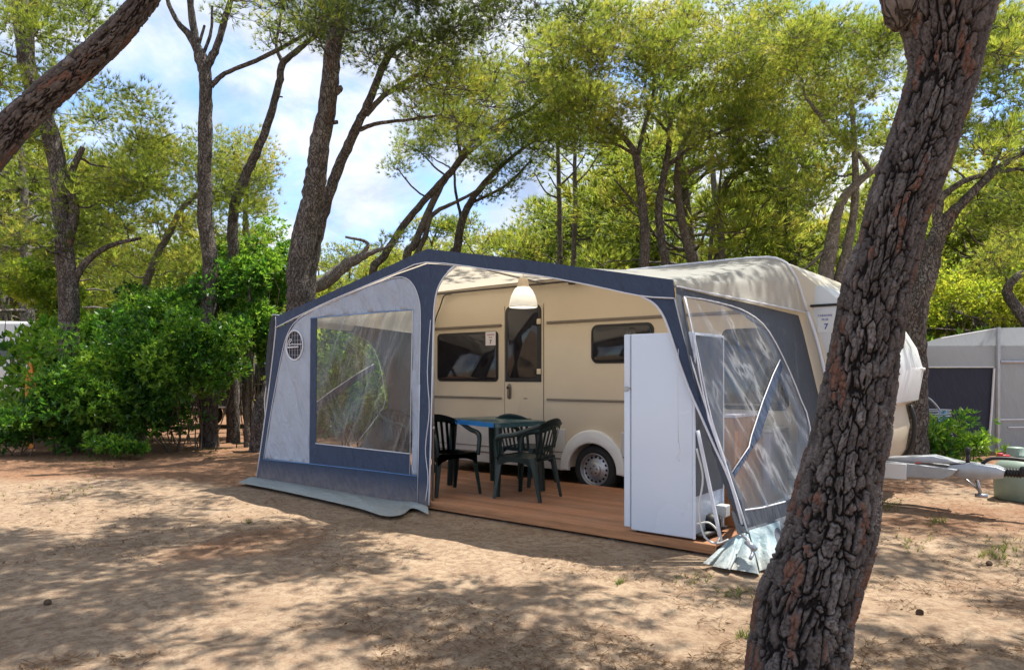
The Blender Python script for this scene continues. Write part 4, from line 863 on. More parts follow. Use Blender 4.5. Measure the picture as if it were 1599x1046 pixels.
# --- overhead canopy positions (out of the picture, above the pitch): these crowns throw the dappled shade
def overhead(n, xr, yr, zr, r):
    """leaf clumps above the picture, chosen by where on the ground their shade lands"""
    out = []; k = 0; ct = 1/math.tan(SUN_EL)
    while len(out) < n and k < n*80:
        k += 1; gx_, gy_ = RNG.uniform(*xr), RNG.uniform(*yr); z = RNG.uniform(*zr); rad = r*RNG.uniform(.65, 1.3)
        p = (gx_+z*ct*math.sin(SUN_AZ), gy_+z*ct*math.cos(SUN_AZ), z); q = proj(p); lq = proj((gx_, gy_, 0))
        if vnoise(np.array([gx_*1.5]), np.array([gy_*1.5]), 91)[0] < .33: continue
        if lq and RNG.random() < .8 and ((lq[0] < 720 and 738 < lq[1] < 806) or (lq[0] > 1360 and 735 < lq[1] < 815) or (lq[0] < 470 and 600 < lq[1] <= 738)): continue
        if q:
            dx, dy = p[0]-CX, p[1]-CY; f = dx*FX+dy*FY
            if -150 < q[0] < 1750 and q[1] > -FOC*(rad+.12)/max(f, .5): continue
        out.append((*p, rad))
    return out
# --- the big leaning pine in the right foreground: plated bark carved into the mesh
T1 = 3.25
cen = [(1241,1120,190),(1243,1046,170),(1250,1004,168),(1257,951,164),(1268,925,162),(1290,860,152),(1303,816,150),(1314,743,132),(1322,700,126),(1334,640,122),(1347,560,118),(1358,493,112),(1369,440,110),(1385,396,104),(1402,330,106),(1421,280,112),(1446,210,112),(1463,150,110),(1474,107,110),(1478,60,126),(1480,0,156),(1480,-40,190)]
bp = at(1241, 1120, T1); BT = thing('foreground_pine', 'big leaning pine with dark plated bark in the right foreground', 'tree', (bp.x, bp.y, 0))
Pc = catmull([at(x, y, T1) for x, y, w in cen], 40); rc = np.interp(np.linspace(0, 1, len(Pc)), np.linspace(0, 1, len(cen)), [w*.93/FOC*T1/2-.016 for x, y, w in cen])
def cellular(x, y, z, seed):
    """2-nearest cellular noise on a 3D lattice, vectorised"""
    P = np.stack([x, y, z], -1); I = np.floor(P).astype(np.int64); d1 = np.full(len(P), 9.); d2 = np.full(len(P), 9.); cid = np.zeros(len(P))
    for a in (-1,0,1):
        for b in (-1,0,1):
            for c in (-1,0,1):
                J = I+np.array([a,b,c]); h = (J[:,0]*73856093 ^ J[:,1]*19349663 ^ J[:,2]*83492791 ^ seed*2654435) & 0x7fffffff
                r = [(((h >> 3)*m_ & 0xffffff)/16777216.) for m_ in (1103515245, 69069, 1664525)]
                d = np.sqrt(((J+np.stack(r, -1)-P)**2).sum(1)); w = d < d1
                d2 = np.where(w, d1, np.minimum(d2, d)); cid = np.where(w, ((h >> 5)*48271 & 0xffff)/65536., cid); d1 = np.where(w, d, d1)
    return d1, d2, cid
def plated(Pc, rc, sd, k=1.0):
    Vt, Ft = tube_np(Pc, rc, sd); nr = len(Pc); ctr = np.repeat(Pc, sd, 0); nrm = Vt-ctr; nrm /= np.linalg.norm(nrm, axis=1)[:,None]
    arc = np.concatenate([[0], np.cumsum(np.linalg.norm(np.diff(Pc, axis=0), axis=1))]); aa = np.tile(np.linspace(0, 2*np.pi, sd, endpoint=False), nr); hh = np.repeat(arc, sd)
    wx = .30*(vnoise(hh*9, aa*4, 21)-.5); wz = .45*(vnoise(hh*7, aa*3+9, 22)-.5)
    wx = wx+.45*(vnoise(hh*20, aa*8, 23)-.5)+.12*(vnoise(hh*50, aa*20, 24)-.5); wz = wz+.5*(vnoise(hh*18+5, aa*9, 25)-.5)+.12*(vnoise(hh*48, aa*22, 26)-.5)
    x_, y_ = np.cos(aa)*3.5*k+wx, np.sin(aa)*3.5*k+wx*.7
    d1, d2, cid = cellular(x_, y_, hh*7.4+wz*1.3, 3); edge = d2-d1
    e1, e2, cid2 = cellular(x_*2.6, y_*2.6, hh*17+wz, 5); edge2 = e2-e1
    fine = vnoise(hh*70, aa*22, 31)*.6+vnoise(hh*160, aa*45, 32)*.4
    plate = np.clip((edge-.025)/.15, 0, 1)**.6*np.clip(.62+edge2/.3, 0, 1)
    disp = .017*plate+.008*cid*plate+.005*np.clip(edge2/.10, 0, 1)*plate+.004*cid2*plate+.006*fine-.022
    lump = .022*(vnoise(hh*3, aa*1.3, 41)-.5)
    Vt = Vt+nrm*((disp+lump)*(.55+.45*k if k < 1 else 1))[:,None]
    red = ((vnoise(hh*5, aa*2.4, 51) > .60) & (cid > .5) & (cid2 > .25)).astype(float)*np.clip((edge-.1)*8, 0, 1)
    return Vt, Ft, {'plate': plate, 'cell': np.clip(.6*cid+.4*cid2, 0, 1), 'ruddy': red}
def bigbark():
    m, nt, out = nodes('plated_bark'); g = G(nt); b = g.n('ShaderNodeBsdfPrincipled'); b.inputs['Roughness'].default_value = .85; b.inputs['Specular IOR Level'].default_value = .25
    A = {k: g.n('ShaderNodeAttribute', attribute_name=k).outputs['Fac'] for k in ('plate', 'cell', 'ruddy')}; v = g.coord()
    c = g.ramp(A['cell'], [(0, (.045,.033,.028)), (.45, (.092,.073,.063)), (.8, (.165,.14,.126)), (1, (.27,.245,.23))])
    c = g.mix(g.ramp(g.noise(v, 38, 8, .75), [(.35, gv(0)), (.65, gv(.45))]), c, (.22,.20,.195)); c = g.mix(g.ramp(g.noise(v, 90, 5, .7), [(.48, gv(.0)), (.62, gv(.6))]), c, (.045,.035,.032))
    c = g.mix(A['ruddy'], c, g.ramp(g.noise(v, 60, 5), [(.3, (.10,.05,.036)), (.7, (.21,.105,.07))])); c = g.mix(g.ramp(A['plate'], [(.25, gv(0)), (.8, gv(1))]), (.014,.010,.009), c)
    g.l(c, b.inputs['Base Color']); g.l(g.bump(g.noise(v, 120, 6, .75), .7, .008), b.inputs['Normal']); g.l(b.outputs[0], out.inputs['Surface']); return m
M['plated'] = bigbark(); Vt, Ft, at_p = plated(Pc, rc, 300); npmesh('trunk', Vt, Ft, at_p, M['plated'], BT, True)
st = NP(); tops = []
for tr in ([(1475,-30,170),(1440,-130,120),(1390,-330,90,.8),(1300,-620,70,2.)], [(1490,-30,150),(1580,-220,110),(1680,-520,80,.6)], [(1430,-20,60),(1400,30,40),(1405,-10,36)][:1]+[(1412,20,55),(1395,-40,50),(1350,-160,40,.4)]):
    tops.append(trunk_np(st, [(at(q[0], q[1], T1+(q[3] if len(q) > 3 else 0)), q[2]/FOC*T1/2) for q in tr], 12))
TP = np.concatenate(tops)
cl = overhead(NOV1, (0.4, 8.5), (-5.2, 1.2), (5.0, 7.6), .36)+overhead(40, (-1.5, 6), (.5, 5.0), (6.5, 9), .45)
print("OV1", len(cl))
branch_out(st, TP, np.full(len(TP), .06), [(c[:3], c[3]) for c in cl], 4.0, .03, 4)
st.build('limbs', M['bark'], BT)
pine_crown([(c[:3], c[3]) for c in cl], 'crown', M['pine'], BT, 150, 9, .13, .022)
# --- the slanting pine across the top left corner
T2 = 4.6
p2 = [at(x, y, T2) for x, y in ((-300,960),(-255,760),(-190,540),(-100,360),(0,222),(57,165),(127,105),(167,66),(214,15),(250,-45),(300,-200),(330,-420))]
rb = [w*.76/FOC*T2/2 for w in (85,74,66,60,58,55,52,50,47,45,42,36)]
root = thing('slanting_pine', 'slanting reddish-grey pine trunk crossing the top left corner', 'tree', (p2[0].x, p2[0].y, 0)); st = NP()
P = catmull(p2, 34); Vt, Ft, at_p = plated(P, np.interp(np.linspace(0, 1, len(P)), np.linspace(0, 1, len(rb)), rb), 150, .5); npmesh('trunk', Vt, Ft, at_p, M['plated'], root, True)
cl = overhead(NOV2, (-6.5, 1.2), (-5.0, .3), (5.2, 9.0), .38)
print("OV2", len(cl))
branch_out(st, P, np.full(len(P), .05), [(c[:3], c[3]) for c in cl], 4.2, .03, 4)
st.build('limbs', M['bark'], root); pine_crown([(c[:3], c[3]) for c in cl], 'crown', M['pine'], root, 150, 9, .13, .022)
# --- traced middle-distance pines
traced_tree('tall pine with a curved trunk at the far left, standing in the hedge', 13.2, [[(108,480,30),(100,380,28),(90,260,27),(70,180,26),(45,110,26),(36,50,25),(28,-40,24),(20,-200,18)], [(70,190,20),(50,120,18),(48,40,15),(70,-40,10)], [(106,380,18),(116,330,15),(110,280,12),(130,230,8)], [(108,465,14),(130,415,12),(170,385,8),(220,372,5)]],
    [(60,60,110,85,22,.5), (30,190,60,60,9,.45), (200,215,80,90,22,.5,1.5), (70,320,90,70,14,.5,.8), (170,320,100,70,17,.5,1.5), (60,-80,170,80,10,.6), (20,400,70,40,8,.45)], bias=-.02)
traced_tree('dark upright pine forking in a V against the sky', 14.0, [[(326,470,30),(330,430,28),(322,350,26),(320,260,24),(322,150,23),(318,100,22),(300,60,14),(278,35,9),(262,0,7),(250,-60,5)], [(318,110,19),(308,75,15),(300,20,12),(292,-60,10),(290,-250,8)], [(322,105,17),(338,75,12),(352,30,11),(366,-30,9),(380,-200,6)], [(330,135,11),(352,115,8),(400,95,8),(440,75,8),(490,45,6),(520,20,5)]],
    [(270,-110,120,70,9,.5), (400,-60,100,60,8,.5), (470,35,60,40,8,.38), (400,10,60,25,5,.32), (345,10,30,20,2,.3)], extra=[[(318,85,6),(330,50,5),(332,10,4)], [(308,80,6),(320,40,4)]], dens=60, twig=9)
traced_tree('thin crooked pine leaning right beside the V-forked pine', 15.0, [[(364,440,22),(365,400,20),(364,340,18),(376,295,18),(400,240,15),(420,190,14),(436,130,13),(442,100,12),(470,75,10),(500,50,7),(530,25,5)], [(442,100,8),(432,70,6),(440,20,5),(445,-60,4)]],
    [(480,60,70,35,8,.4), (440,-60,80,50,6,.45), (520,20,40,40,5,.35)], extra=[[(420,190,4),(410,200,3)], [(430,150,4),(442,152,2)]], dens=55, twig=9)
traced_tree('stout grey pine rising behind the left corner of the awning', 12.2, [[(470,500,42),(468,440,40),(472,380,40),(486,320,37),(494,270,35),(502,220,32),(513,150,28),(520,80,28),(532,20,25),(540,-60,22),(545,-260,15)], [(518,20,12),(500,5,10),(470,-30,8)]],
    [(620,40,150,55,22,.5,.5), (700,-40,140,50,12,.55), (560,-80,140,60,9,.55), (700,75,70,45,9,.42,.8), (480,15,55,25,4,.35), (840,12,105,26,9,.36,.3,.6)], extra=[[(520,150,10),(530,140,12),(535,136,6)], [(515,192,7),(528,191,6)], [(502,290,7),(507,262,3)]], leafm='pine_dark', bias=-.02)
traced_tree('slim pine leaning right out of the base of the stout grey pine', 12.9, [[(482,500,24),(484,430,24),(494,370,22),(512,310,19),(530,260,17),(548,220,16),(562,190,14),(580,150,13),(606,90,11),(625,70,8),(660,45,6)], [(572,180,10),(600,150,9),(640,125,8),(680,105,5)], [(562,203,8),(590,193,7),(640,187,5),(690,180,4)]],
    [(690,140,90,50,15,.42), (640,100,70,40,8,.4), (730,200,60,30,6,.36), (760,90,80,60,12,.45)], dens=65, twig=8)
traced_tree('pale fallen pine trunk propped low behind the awning roof', 15.5, [[(470,478,26),(510,440,24),(545,412,20),(580,395,9),(600,388,6)]], [(610,380,30,15,3,.3)], mat='bark_light', extra=[[(560,405,8),(575,380,6),(540,370,4)]])
traced_tree('slender pine leaning strongly right above the awning ridge', 17.5, [[(582,440,15),(600,400,14),(640,340,13),(680,295,12),(712,260,12),(735,225,10),(780,195,9),(830,170,7),(860,145,5)], [(720,245,7),(715,200,5),(735,160,4)]],
    [(800,170,120,60,26,.55), (870,120,90,60,16,.55), (720,190,70,40,9,.5), (650,250,45,25,5,.45)])
traced_tree('pair of grey pine stems just left of the awning ridge', 18.5, [[(634,420,14),(648,380,14),(668,335,13),(690,290,11),(720,250,9),(760,215,6)], [(640,420,11),(664,370,10),(676,335,9),(720,312,6),(775,280,4)], ], [(770,250,60,35,8,.5), (640,215,40,25,4,.4), (740,140,80,50,9,.55)], mat='bark_far')
traced_tree('curved pine stem standing directly behind the awning ridge', 19.0, [[(706,420,16),(714,390,15),(722,345,14),(742,305,12),(772,270,10),(800,245,7),(840,215,5)], [(722,345,6),(712,300,5),(710,260,4)], [(735,318,6),(790,290,5),(830,250,3)]], [(830,220,80,45,13,.55), (900,180,60,60,11,.6), (780,300,35,20,3,.4)])
for k, (x, lab) in enumerate(((875,'left one of two thin straight pine stems behind the awning eave'), (896,'right one of two thin straight pine stems behind the awning eave'))):
    traced_tree(lab, 21.0+k, [[(x,430,11),(x,400,10),(x-1+4*k,330,9),(x-2+4*k,270,8),(x-4+6*k,215,6),(x-2,150,4)], [(x-2,310,4),(x-22,300,3),(x-40,270,2)], [(x,290,4),(x+22,268,3),(x+40,240,2)], [(x,260,3),(x-25,235,2)]], [(x-20,195,50,25,5,.45), (x+15,150,60,40,7,.5)], mat='bark_far', dens=60, twig=8)
traced_tree('pine with warm brown trunk and broad yellow-green crown over the right half of the awning', 16.5, [[(1006,440,18),(1008,380,18),(1004,320,16),(998,270,14),(990,235,12),(965,205,8),(940,180,6)], [(996,250,9),(1006,200,7),(1020,150,6),(1025,80,5)], [(1004,330,6),(985,310,5),(960,280,3)], [(990,240,7),(960,225,5),(930,222,3)]],
    [(960,110,110,100,38,.55), (1010,40,120,50,20,.55), (900,60,60,60,10,.5), (960,210,80,30,9,.4)], bias=.06)
traced_tree('pine trunk just right of the warm brown trunk, bending over to the right', 17.2, [[(1040,430,16),(1034,380,15),(1029,330,14),(1036,280,13),(1044,235,11),(1048,190,8),(1070,140,6)], [(1042,260,8),(1080,230,7),(1130,205,6),(1180,190,4)], [(1046,210,6),(1020,180,4)]],
    [(1090,110,110,90,36,.55), (1160,60,110,70,24,.55), (1130,190,80,40,12,.42)], bias=.08)
traced_tree('grey leaning pine, third of the trunk group above the tan awning roof', 17.8, [[(1084,430,18),(1076,390,17),(1064,340,15),(1058,290,13),(1062,240,10),(1085,190,7)], [(1060,275,9),(1090,262,7),(1130,240,6),(1170,205,5)], [(1062,330,6),(1080,300,4)]],
    [(1190,150,110,80,26,.55), (1120,250,60,35,7,.42)], mat='bark_far', bias=.05)
traced_tree('dark forked pine behind the tan awning roof, its pale branches spreading right', 19.5, [[(1127,430,14),(1127,380,13),(1125,330,12),(1132,290,10),(1150,270,7),(1190,245,6),(1240,215,4)], [(1108,430,8),(1112,370,7),(1122,310,6),(1128,250,4)], [(1140,278,5),(1180,262,4),(1250,250,3)]],
    [(1200,220,90,55,17,.55), (1260,130,100,80,26,.6), (1150,300,50,25,5,.42)], mat='bark_far', bias=.04)
traced_tree('twisted pine with bare grey branches, close on the left of the big foreground trunk', 14.5, [[(1282,480,30),(1290,430,28),(1300,370,22),(1312,320,17),(1340,285,14),(1370,262,11),(1400,230,7)], [(1360,268,9),(1340,240,8),(1310,215,8),(1280,180,7),(1258,150,5),(1255,130,4)], [(1310,440,20),(1325,380,17),(1336,310,13),(1335,230,10),(1330,150,7)], [(1298,380,7),(1270,410,6),(1250,425,4)]],
    [(1310,90,100,80,26,.5), (1250,280,60,50,10,.4), (1340,180,60,70,12,.45), (1230,60,90,60,14,.5), (1380,60,80,60,10,.5)], mat='bark_light', bias=.02)
traced_tree('rough pine forking low just right of the big foreground trunk', 10.6, [[(1428,590,40),(1428,540,38),(1433,480,34),(1450,420,33),(1458,380,28),(1478,345,24),(1500,320,15),(1530,290,13),(1560,262,11),(1605,235,9),(1680,200,7)], [(1466,360,19),(1466,320,14),(1480,300,11),(1520,278,8),(1600,262,6)], [(1536,285,8),(1560,240,7),(1575,215,6),(1640,190,4)]],
    [(1540,130,110,90,36,.42,1.5), (1580,50,90,60,18,.42,1.), (1570,230,60,30,7,.34), (1500,210,50,50,8,.36,1.), (1560,330,60,40,8,.34,1.5), (1640,300,60,60,8,.4)], bias=.0)
traced_tree('dark bent pine stem at the right edge above the grey tent', 16.5, [[(1625,540,20),(1605,505,20),(1580,470,18),(1574,450,15),(1592,430,13),(1640,410,9)], [(1578,455,6),(1570,430,4),(1562,400,3)]], [(1600,400,70,30,9,.45), (1640,350,70,40,9,.5)], mat='bark')
traced_tree('pale curved sapling trunk leaning right above the hedge', 16.0, [[(222,480,14),(230,440,14),(245,400,13),(262,370,12),(282,330,11),(302,308,9),(318,296,6)], [(262,368,5),(250,350,4),(215,345,2)]], [(310,265,100,60,26,.55,1.), (240,260,60,40,10,.5,1.), (330,330,60,40,9,.45), (240,420,90,40,12,.45)], mat='bark_light', bias=.10)
traced_tree('rounded yellow-green pine crown between the two thin trunks', 18.0, [[(392,470,13),(388,400,12),(384,340,10),(386,290,7)]], [(386,265,38,60,15,.5), (395,310,26,30,6,.42)], bias=.16, mat='bark_far')
# --- bushes
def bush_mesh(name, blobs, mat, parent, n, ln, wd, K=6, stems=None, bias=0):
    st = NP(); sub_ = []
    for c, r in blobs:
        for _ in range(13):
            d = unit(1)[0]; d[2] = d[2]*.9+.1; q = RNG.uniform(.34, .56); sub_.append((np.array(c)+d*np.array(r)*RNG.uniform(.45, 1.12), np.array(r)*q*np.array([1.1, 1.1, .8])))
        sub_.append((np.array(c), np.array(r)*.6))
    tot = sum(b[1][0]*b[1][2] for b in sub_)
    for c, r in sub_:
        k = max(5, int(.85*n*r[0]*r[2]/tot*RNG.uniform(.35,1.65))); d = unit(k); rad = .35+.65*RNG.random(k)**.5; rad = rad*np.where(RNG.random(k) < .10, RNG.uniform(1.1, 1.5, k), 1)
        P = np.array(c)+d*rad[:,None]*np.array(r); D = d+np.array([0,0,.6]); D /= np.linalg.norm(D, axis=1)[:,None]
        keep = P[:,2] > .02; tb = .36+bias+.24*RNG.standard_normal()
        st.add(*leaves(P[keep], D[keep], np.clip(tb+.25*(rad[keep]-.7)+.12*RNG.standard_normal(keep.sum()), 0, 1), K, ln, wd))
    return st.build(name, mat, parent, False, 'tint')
def traced_bush(label, t, blobs, mat='leaf', n=3000, ln=.095, wd=.034, bias=0, name='bush', group=None, stem=True):
    bl = [(at(x, y, t+(d[0] if d else 0)), np.array([ax/FOC*t, ax/FOC*t*.8, ay/FOC*t])) for x, y, ax, ay, *d in blobs]
    c0_ = bl[0][0]; root = thing(name, label, 'bush', (c0_.x, c0_.y, 0), 0, group)
    bush_mesh('foliage', bl, M[mat], root, n, ln, wd, 6, bias=bias)
    if stem:
        s = NP()
        for c, r in bl:
            for _ in range(3):
                b = np.array([c0_.x, c0_.y, 0])*.4+np.array([c.x, c.y, 0])*.6+np.append(RNG.uniform(-.25, .25, 2), -.05); limb(s, b, np.array(c)+unit(1)[0]*r*.7, .013, .005, 0)
        s.build('stems', M['stem'], root)
    return root
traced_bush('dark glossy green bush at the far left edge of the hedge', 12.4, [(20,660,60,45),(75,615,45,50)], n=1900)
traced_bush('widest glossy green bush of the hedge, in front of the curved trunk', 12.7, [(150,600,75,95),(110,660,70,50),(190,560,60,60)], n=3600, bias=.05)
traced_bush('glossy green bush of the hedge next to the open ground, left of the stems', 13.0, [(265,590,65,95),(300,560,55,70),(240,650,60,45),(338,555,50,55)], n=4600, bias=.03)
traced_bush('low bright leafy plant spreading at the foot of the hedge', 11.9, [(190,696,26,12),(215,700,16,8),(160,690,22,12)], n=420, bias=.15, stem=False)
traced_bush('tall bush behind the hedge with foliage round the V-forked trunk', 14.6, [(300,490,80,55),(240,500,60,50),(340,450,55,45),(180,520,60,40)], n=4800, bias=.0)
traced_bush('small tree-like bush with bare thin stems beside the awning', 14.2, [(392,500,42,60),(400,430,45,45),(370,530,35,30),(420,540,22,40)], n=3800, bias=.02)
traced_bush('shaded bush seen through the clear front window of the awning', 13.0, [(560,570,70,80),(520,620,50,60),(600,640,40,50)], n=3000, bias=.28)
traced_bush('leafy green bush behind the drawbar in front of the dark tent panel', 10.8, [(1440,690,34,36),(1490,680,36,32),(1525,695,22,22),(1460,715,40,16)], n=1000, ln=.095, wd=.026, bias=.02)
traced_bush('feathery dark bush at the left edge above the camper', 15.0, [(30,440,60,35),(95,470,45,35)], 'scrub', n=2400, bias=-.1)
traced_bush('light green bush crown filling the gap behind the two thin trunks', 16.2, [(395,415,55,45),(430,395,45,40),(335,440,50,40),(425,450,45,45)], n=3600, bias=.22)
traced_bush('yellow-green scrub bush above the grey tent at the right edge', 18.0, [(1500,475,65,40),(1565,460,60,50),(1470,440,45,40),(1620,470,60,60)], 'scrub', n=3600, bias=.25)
# stems standing under the tall bush by the awning
for px, w, lab in ((386,8,'thin pale bare stem rising beside the left edge of the awning'),):
    t_ = 14.0 if px != 284 else 13.6; st = NP(); pts = [(at(px+2, 0, t_), 0)]; b = at(px, 600, t_); r_ = w/FOC*t_/2
    trunk_np(st, [(Vector((b.x, b.y, -.1)), r_*1.2), (Vector((b.x, b.y, .9)), r_), (at(px-2, 520, t_), r_*.9), (at(px+3, 470, t_), r_*.7), (at(px+5, 420, t_), r_*.4)], 9)
    rt = thing('bare_tree', lab, 'tree', (b.x, b.y, 0)); st.build('trunk', M['bark' if w > 10 else 'bark_far'], rt)
st = NP(); b = at(402, 668, 13.2); trunk_np(st, [(Vector((b.x, b.y, -.1)), .16), (at(408,640,13.2), .13), (at(418,605,13.3), .09), (at(424,570,13.4), .04)], 9); tag(st.build('tree_stump', M['bark']), 'leaning grey tree stump just left of the awning', 'stump')
# --- background pines and scrub: a few kinds, copied
def make_pine(label, h, cr, nb, seed, bias):
    global RNG; RNG = np.random.default_rng(seed); root = thing('background_pine', label, 'tree', (0,0,0), 0, 'background pines'); st = NP()
    lean = RNG.uniform(-.12, .12, 2)*h; pts = [(Vector((0,0,-.2)), .17), (Vector((lean[0]*.2, lean[1]*.2, h*.3)), .14), (Vector((lean[0]*.7, lean[1]*.6, h*.6)), .10), (Vector((lean[0], lean[1], h*.9)), .05)]
    P = trunk_np(st, pts, 8); cl = []
    for _ in range(nb):
        a = RNG.uniform(0, 2*math.pi); z = h*RNG.uniform(.35, 1.02); rr = cr*math.sqrt(RNG.random())*(1.05-.55*max(0, (z/h-.55)/.5)); c = np.array([lean[0]*z/h+rr*math.cos(a), lean[1]*z/h+rr*math.sin(a), z])
        cl.append((c, RNG.uniform(.5, .95))); i = int(np.argmin(np.linalg.norm(P-c, axis=1)+.8*np.maximum(0, P[:,2]-z+.4))); limb(st, P[i], c, .035, .010)
        twigs(st, c, .7, 3, .010)
    st.build('trunk', M['bark_far'], root); pine_crown(cl, 'crown', M['pine'], root, 50, 11, .19, .023, bias); return root
def make_scrub(label, seed, bias, mat):
    global RNG; RNG = np.random.default_rng(seed); root = thing('background_bush', label, 'bush', (0,0,0), 0, 'background scrub bushes')
    bl = [((RNG.uniform(-.7,.7), RNG.uniform(-.5,.5), RNG.uniform(.5, 1.1)), np.array([RNG.uniform(.6,.95), RNG.uniform(.6,.9), RNG.uniform(.5,.8)])) for _ in range(5)]
    bush_mesh('foliage', bl, M[mat], root, 2600, .13, .05, 6, bias=bias); s = NP()
    for c, r in bl: limb(s, (0,0,-.1), c, .04, .01, 0)
    s.build('stems', M['stem'], root); return root
BL, BLs = 'pine standing in the distant wood behind the pitch, one of many alike', 'bright green scrub bush in the undergrowth behind the pitch, one of many alike'
pines = [make_pine(BL, 7, 2.6, 34, 101, .04), make_pine(BL, 8, 2.2, 34, 102, .0), make_pine(BL, 6, 2.8, 32, 103, .12)]
scr = [make_scrub(BLs, 201, .12, 'scrub'), make_scrub(BLs, 202, .0, 'scrub'), make_scrub(BLs, 203, .22, 'leaf')]
hts = [7.2, 8.2, 6.2]
SKX = [-400,0,120,170,250,400,430,520,620,700,780,870,950,1000,1400,1600,2000]; SKY = [40,110,150,270,310,350,410,390,370,330,330,350,200,120,110,250,150]
rnd = random.Random(5); used = [0]*6
def place(k, src, lst, x, y, s, rz):
    o = src[k] if not used[lst*3+k] else copy_tree(src[k]); used[lst*3+k] = 1; o.location = (x, y, float(ground_z(x, y))); o.scale = (s, s, s*rnd.uniform(.9, 1.1)); o.rotation_euler = (0, 0, rz)
for t in (23, 26, 30, 35, 41, 48, 58, 72):
    w = 62 if t < 40 else 75
    px = -140+rnd.uniform(0, 60)
    while px < 1740:
        px += rnd.uniform(.75, 1.25)*max(95, 3600/t)*.85; sky = np.interp(px, SKX, SKY)+rnd.uniform(-5, 70)
        z = H+(HY-sky)/FOC*t; k = rnd.randrange(3); s = z/hts[k]
        if s > 1.7: s = rnd.uniform(1.2, 1.7)
        if t < 30 and (rnd.random() < .45 or 180 < px < 900): continue
        if s < .35: continue
        p = at(px, 0, t+rnd.uniform(-2, 2)); place(k, pines, 0, p.x, p.y, s, rnd.uniform(0, 6.3))
for t, n in ((15.5, 9), (17.5, 12), (20, 15), (23, 17), (27, 17), (32, 17), (40, 16)):
    for i in range(n):
        px = -200+(i+rnd.random())*2000/n; p = at(px, 0, t+rnd.uniform(-1, 1))
        if t < 16 and (px > 250 and px < 1380): continue
        if 260 < px < 500 and t < 24: continue
        if 1400 < px and t < 18: continue
        if px < 110 and t < 19: continue
        s = rnd.uniform(.9, 1.5)*(1+.012*t)
        place(rnd.randrange(3), scr, 1, p.x, p.y, s, rnd.uniform(0, 6.3))
for lst, src in enumerate((pines, scr)):
    for k in range(3):
        if not used[lst*3+k]: place(k, src, lst, -30-4*k, 30, 1, 0)
# --- small things on the ground
RNG = np.random.default_rng(77)
n = 26000; px = RNG.uniform(-150, 1750, n); py = 600+470*RNG.random(n)**.8; py = np.maximum(py, 640); t_ = FOC*H/(py-HY); u_ = (px-800)/FOC
X = CX+t_*(FX+u_*RX); Y = CY+t_*(FY+u_*RY); keep = ~((np.abs(X) < 3.6) & (Y > -.1) & (Y < 4.6)) & (vnoise(X*1.2, Y*1.2, 71)+.5*vnoise(X*4, Y*4, 72) > .72); X, Y = X[keep], Y[keep]
C = np.stack([X, Y, ground_z(X, Y)+.004], -1); D = np.stack([RNG.standard_normal(len(X)), RNG.standard_normal(len(X)), .06*np.abs(RNG.standard_normal(len(X)))], -1); D /= np.linalg.norm(D, axis=1)[:,None]
V, F, a = tufts(C, D, RNG.random(len(X)), 2, .075, .0032, .6); 
V[:,2] = np.maximum(V[:,2], ground_z(V[:,0], V[:,1])+.003)
q_ = RNG.random(len(C)) < .22; V2, F2, a2 = leaves(C[q_], D[q_], RNG.random(q_.sum()), 1, .026, .012, .8); V2[:,2] = np.maximum(V2[:,2], ground_z(V2[:,0], V2[:,1])+.003)
F2 = np.concatenate([F2[:, [0,1,2]], F2[:, [0,2,3]]])
o = npmesh('pine_litter', np.concatenate([V, V2]), np.concatenate([F, F2+len(V)]), {'tint': np.concatenate([a, a2])}, M['litter']); tag(o, 'fallen brown pine needles scattered over the sandy ground', 'pine litter', None, 'stuff')
C = []; 
for px, py, r, n in ((1150,923,25,16),(1160,985,30,12),(965,905,8,8),(1565,865,45,60),(1390,790,20,20),(1460,815,20,18),(150,716,60,60),(330,705,40,30),(390,817,6,5),(520,735,60,10),(1080,900,30,10),(100,760,80,30),(1420,850,40,14)):
    for _ in range(n):
        p = onZ(px+random.gauss(0, r*.5), py+random.gauss(0, r*.18), 0); C.append((p.x, p.y, float(ground_z(p.x, p.y))))
C = np.array(C); D = np.tile(np.array([[0,0,1.]]), (len(C), 1)); o = npmesh('grass', *(lambda v: (v[0], v[1], {'tint': v[2]}))(tufts(C, D, RNG.random(len(C)), 7, .055, .005, .7)), M['grass']); tag(o, 'sparse short green grass blades growing from the sand', 'grass', None, 'stuff')
for k, (px, py) in enumerate(((1545,877),(75,943),(1437,958))):
    p = onZ(px, py, 0); bm = BM(); L = .020
    for r_ in range(9):
        f = r_/8; rad = .014*math.sin(math.pi*(.12+.85*f))+.003
        for q in range(8):
            a = 2*math.pi*(q+.5*(r_ % 2))/8; c = Vector((rad*math.cos(a), rad*math.sin(a), L*2*f-L)); lathe(bm, [(.0,-.003),(.0065,.0),(.0,.005)], c, 'Z', 5)
    bmesh.ops.transform(bm, matrix=Matrix.Translation((p.x, p.y, float(ground_z(p.x, p.y))+.013)) @ Matrix.Rotation(k*1.3, 4, 'Z') @ Matrix.Rotation(R(82), 4, 'X'), verts=bm.verts[:])
    tag(obj('pine_cone', bm, M['cone']), 'small brown pine cone lying on the sandy ground', 'pine cone', 'pine cones on the sand')

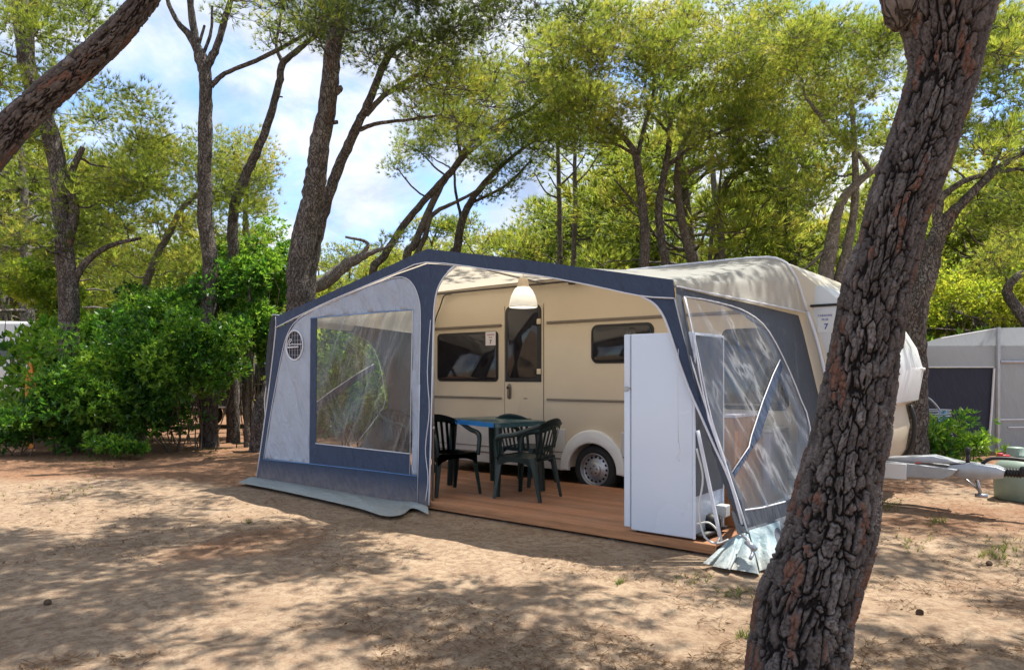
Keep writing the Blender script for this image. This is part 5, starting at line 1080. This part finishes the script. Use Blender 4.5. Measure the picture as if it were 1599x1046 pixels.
# ------------------------------------------------------------------ light, sky, camera
EL, AZ = SUN_EL, SUN_AZ                                       # azimuth measured from +Y towards +X
sdir = Vector((math.sin(AZ)*math.cos(EL), math.cos(AZ)*math.cos(EL), math.sin(EL)))
sun = bpy.data.lights.new('sun', 'SUN'); sun.energy = SUN_E; sun.angle = R(.5); sun.color = (1, .95, .86); so = bpy.data.objects.new('sun', sun); COL.objects.link(so)
so.rotation_euler = sdir.to_track_quat('Z', 'Y').to_euler(); so.location = (0,0,30)
W = bpy.data.worlds.new('World'); S.world = W; W.use_nodes = True; nt = W.node_tree; nt.nodes.clear(); g = G(nt)
sk = g.n('ShaderNodeTexSky', sky_type='NISHITA', sun_disc=False, sun_elevation=EL, sun_rotation=AZ, altitude=10, air_density=1.0, dust_density=.3, ozone_density=3.0)
tc = g.n('ShaderNodeTexCoord'); mp = g.n('ShaderNodeMapping'); mp.inputs['Scale'].default_value = (1, 1, 1.9); mp.inputs['Location'].default_value = CLOUD_LOC; g.l(tc.outputs['Generated'], mp.inputs['Vector'])
n1 = g.noise(mp.outputs[0], 2.6, 9, .58, .35)
cm = g.ramp(n1, [(.36, gv(.05)), (.48, gv(.8)), (.58, gv(1))])
cc = g.ramp(g.noise(mp.outputs[0], 5.5, 7, .6, .3), [(.3, (5.6, 6.4, 8.2)), (.6, (10.5, 10.8, 11.4))])
# ramps clamp nothing above one, so the cloud radiance is set by a multiply
cl_ = g.ramp(g.noise(mp.outputs[0], 4.5, 8, .6, .3), [(.38, (.46,.55,.74)), (.58, (1,1,1))])
cv = g.n('ShaderNodeVectorMath', operation='SCALE'); g.l(cl_, cv.inputs[0]); cv.inputs['Scale'].default_value = CLOUD_L
skc = g.mix(1, sk.outputs[0], (.70, .84, 1.04), 'MULTIPLY')
bg = g.n('ShaderNodeBackground'); bg.inputs['Strength'].default_value = SKY_E
g.l(g.mix(cm, skc, cv.outputs[0]), bg.inputs['Color']); wo = g.n('ShaderNodeOutputWorld'); g.l(bg.outputs[0], wo.inputs['Surface'])
cam = bpy.data.cameras.new('camera'); cam.lens = 36*FOC/1599; cam.sensor_width = 36; cam.shift_y = (HY-523)/1599; cam.clip_start = .05; cam.clip_end = 2000
co = bpy.data.objects.new('camera', cam); COL.objects.link(co); co.location = (CX, CY, H); co.rotation_euler = (R(90), 0, math.atan2(-FX, FY)); S.camera = co
S.view_settings.view_transform = 'Standard'; S.view_settings.look = 'None'; S.view_settings.exposure = EXPO; S.view_settings.gamma = 1; S.view_settings.use_curve_mapping = False
S.render.engine = 'CYCLES'; S.cycles.use_denoising = True
try: S.cycles.denoiser = 'OPENIMAGEDENOISE'
except Exception: pass
S.cycles.max_bounces = 7; S.cycles.diffuse_bounces = 4; S.cycles.transparent_max_bounces = 16; S.cycles.sample_clamp_indirect = 6; S.cycles.caustics_reflective = False; S.cycles.caustics_refractive = False
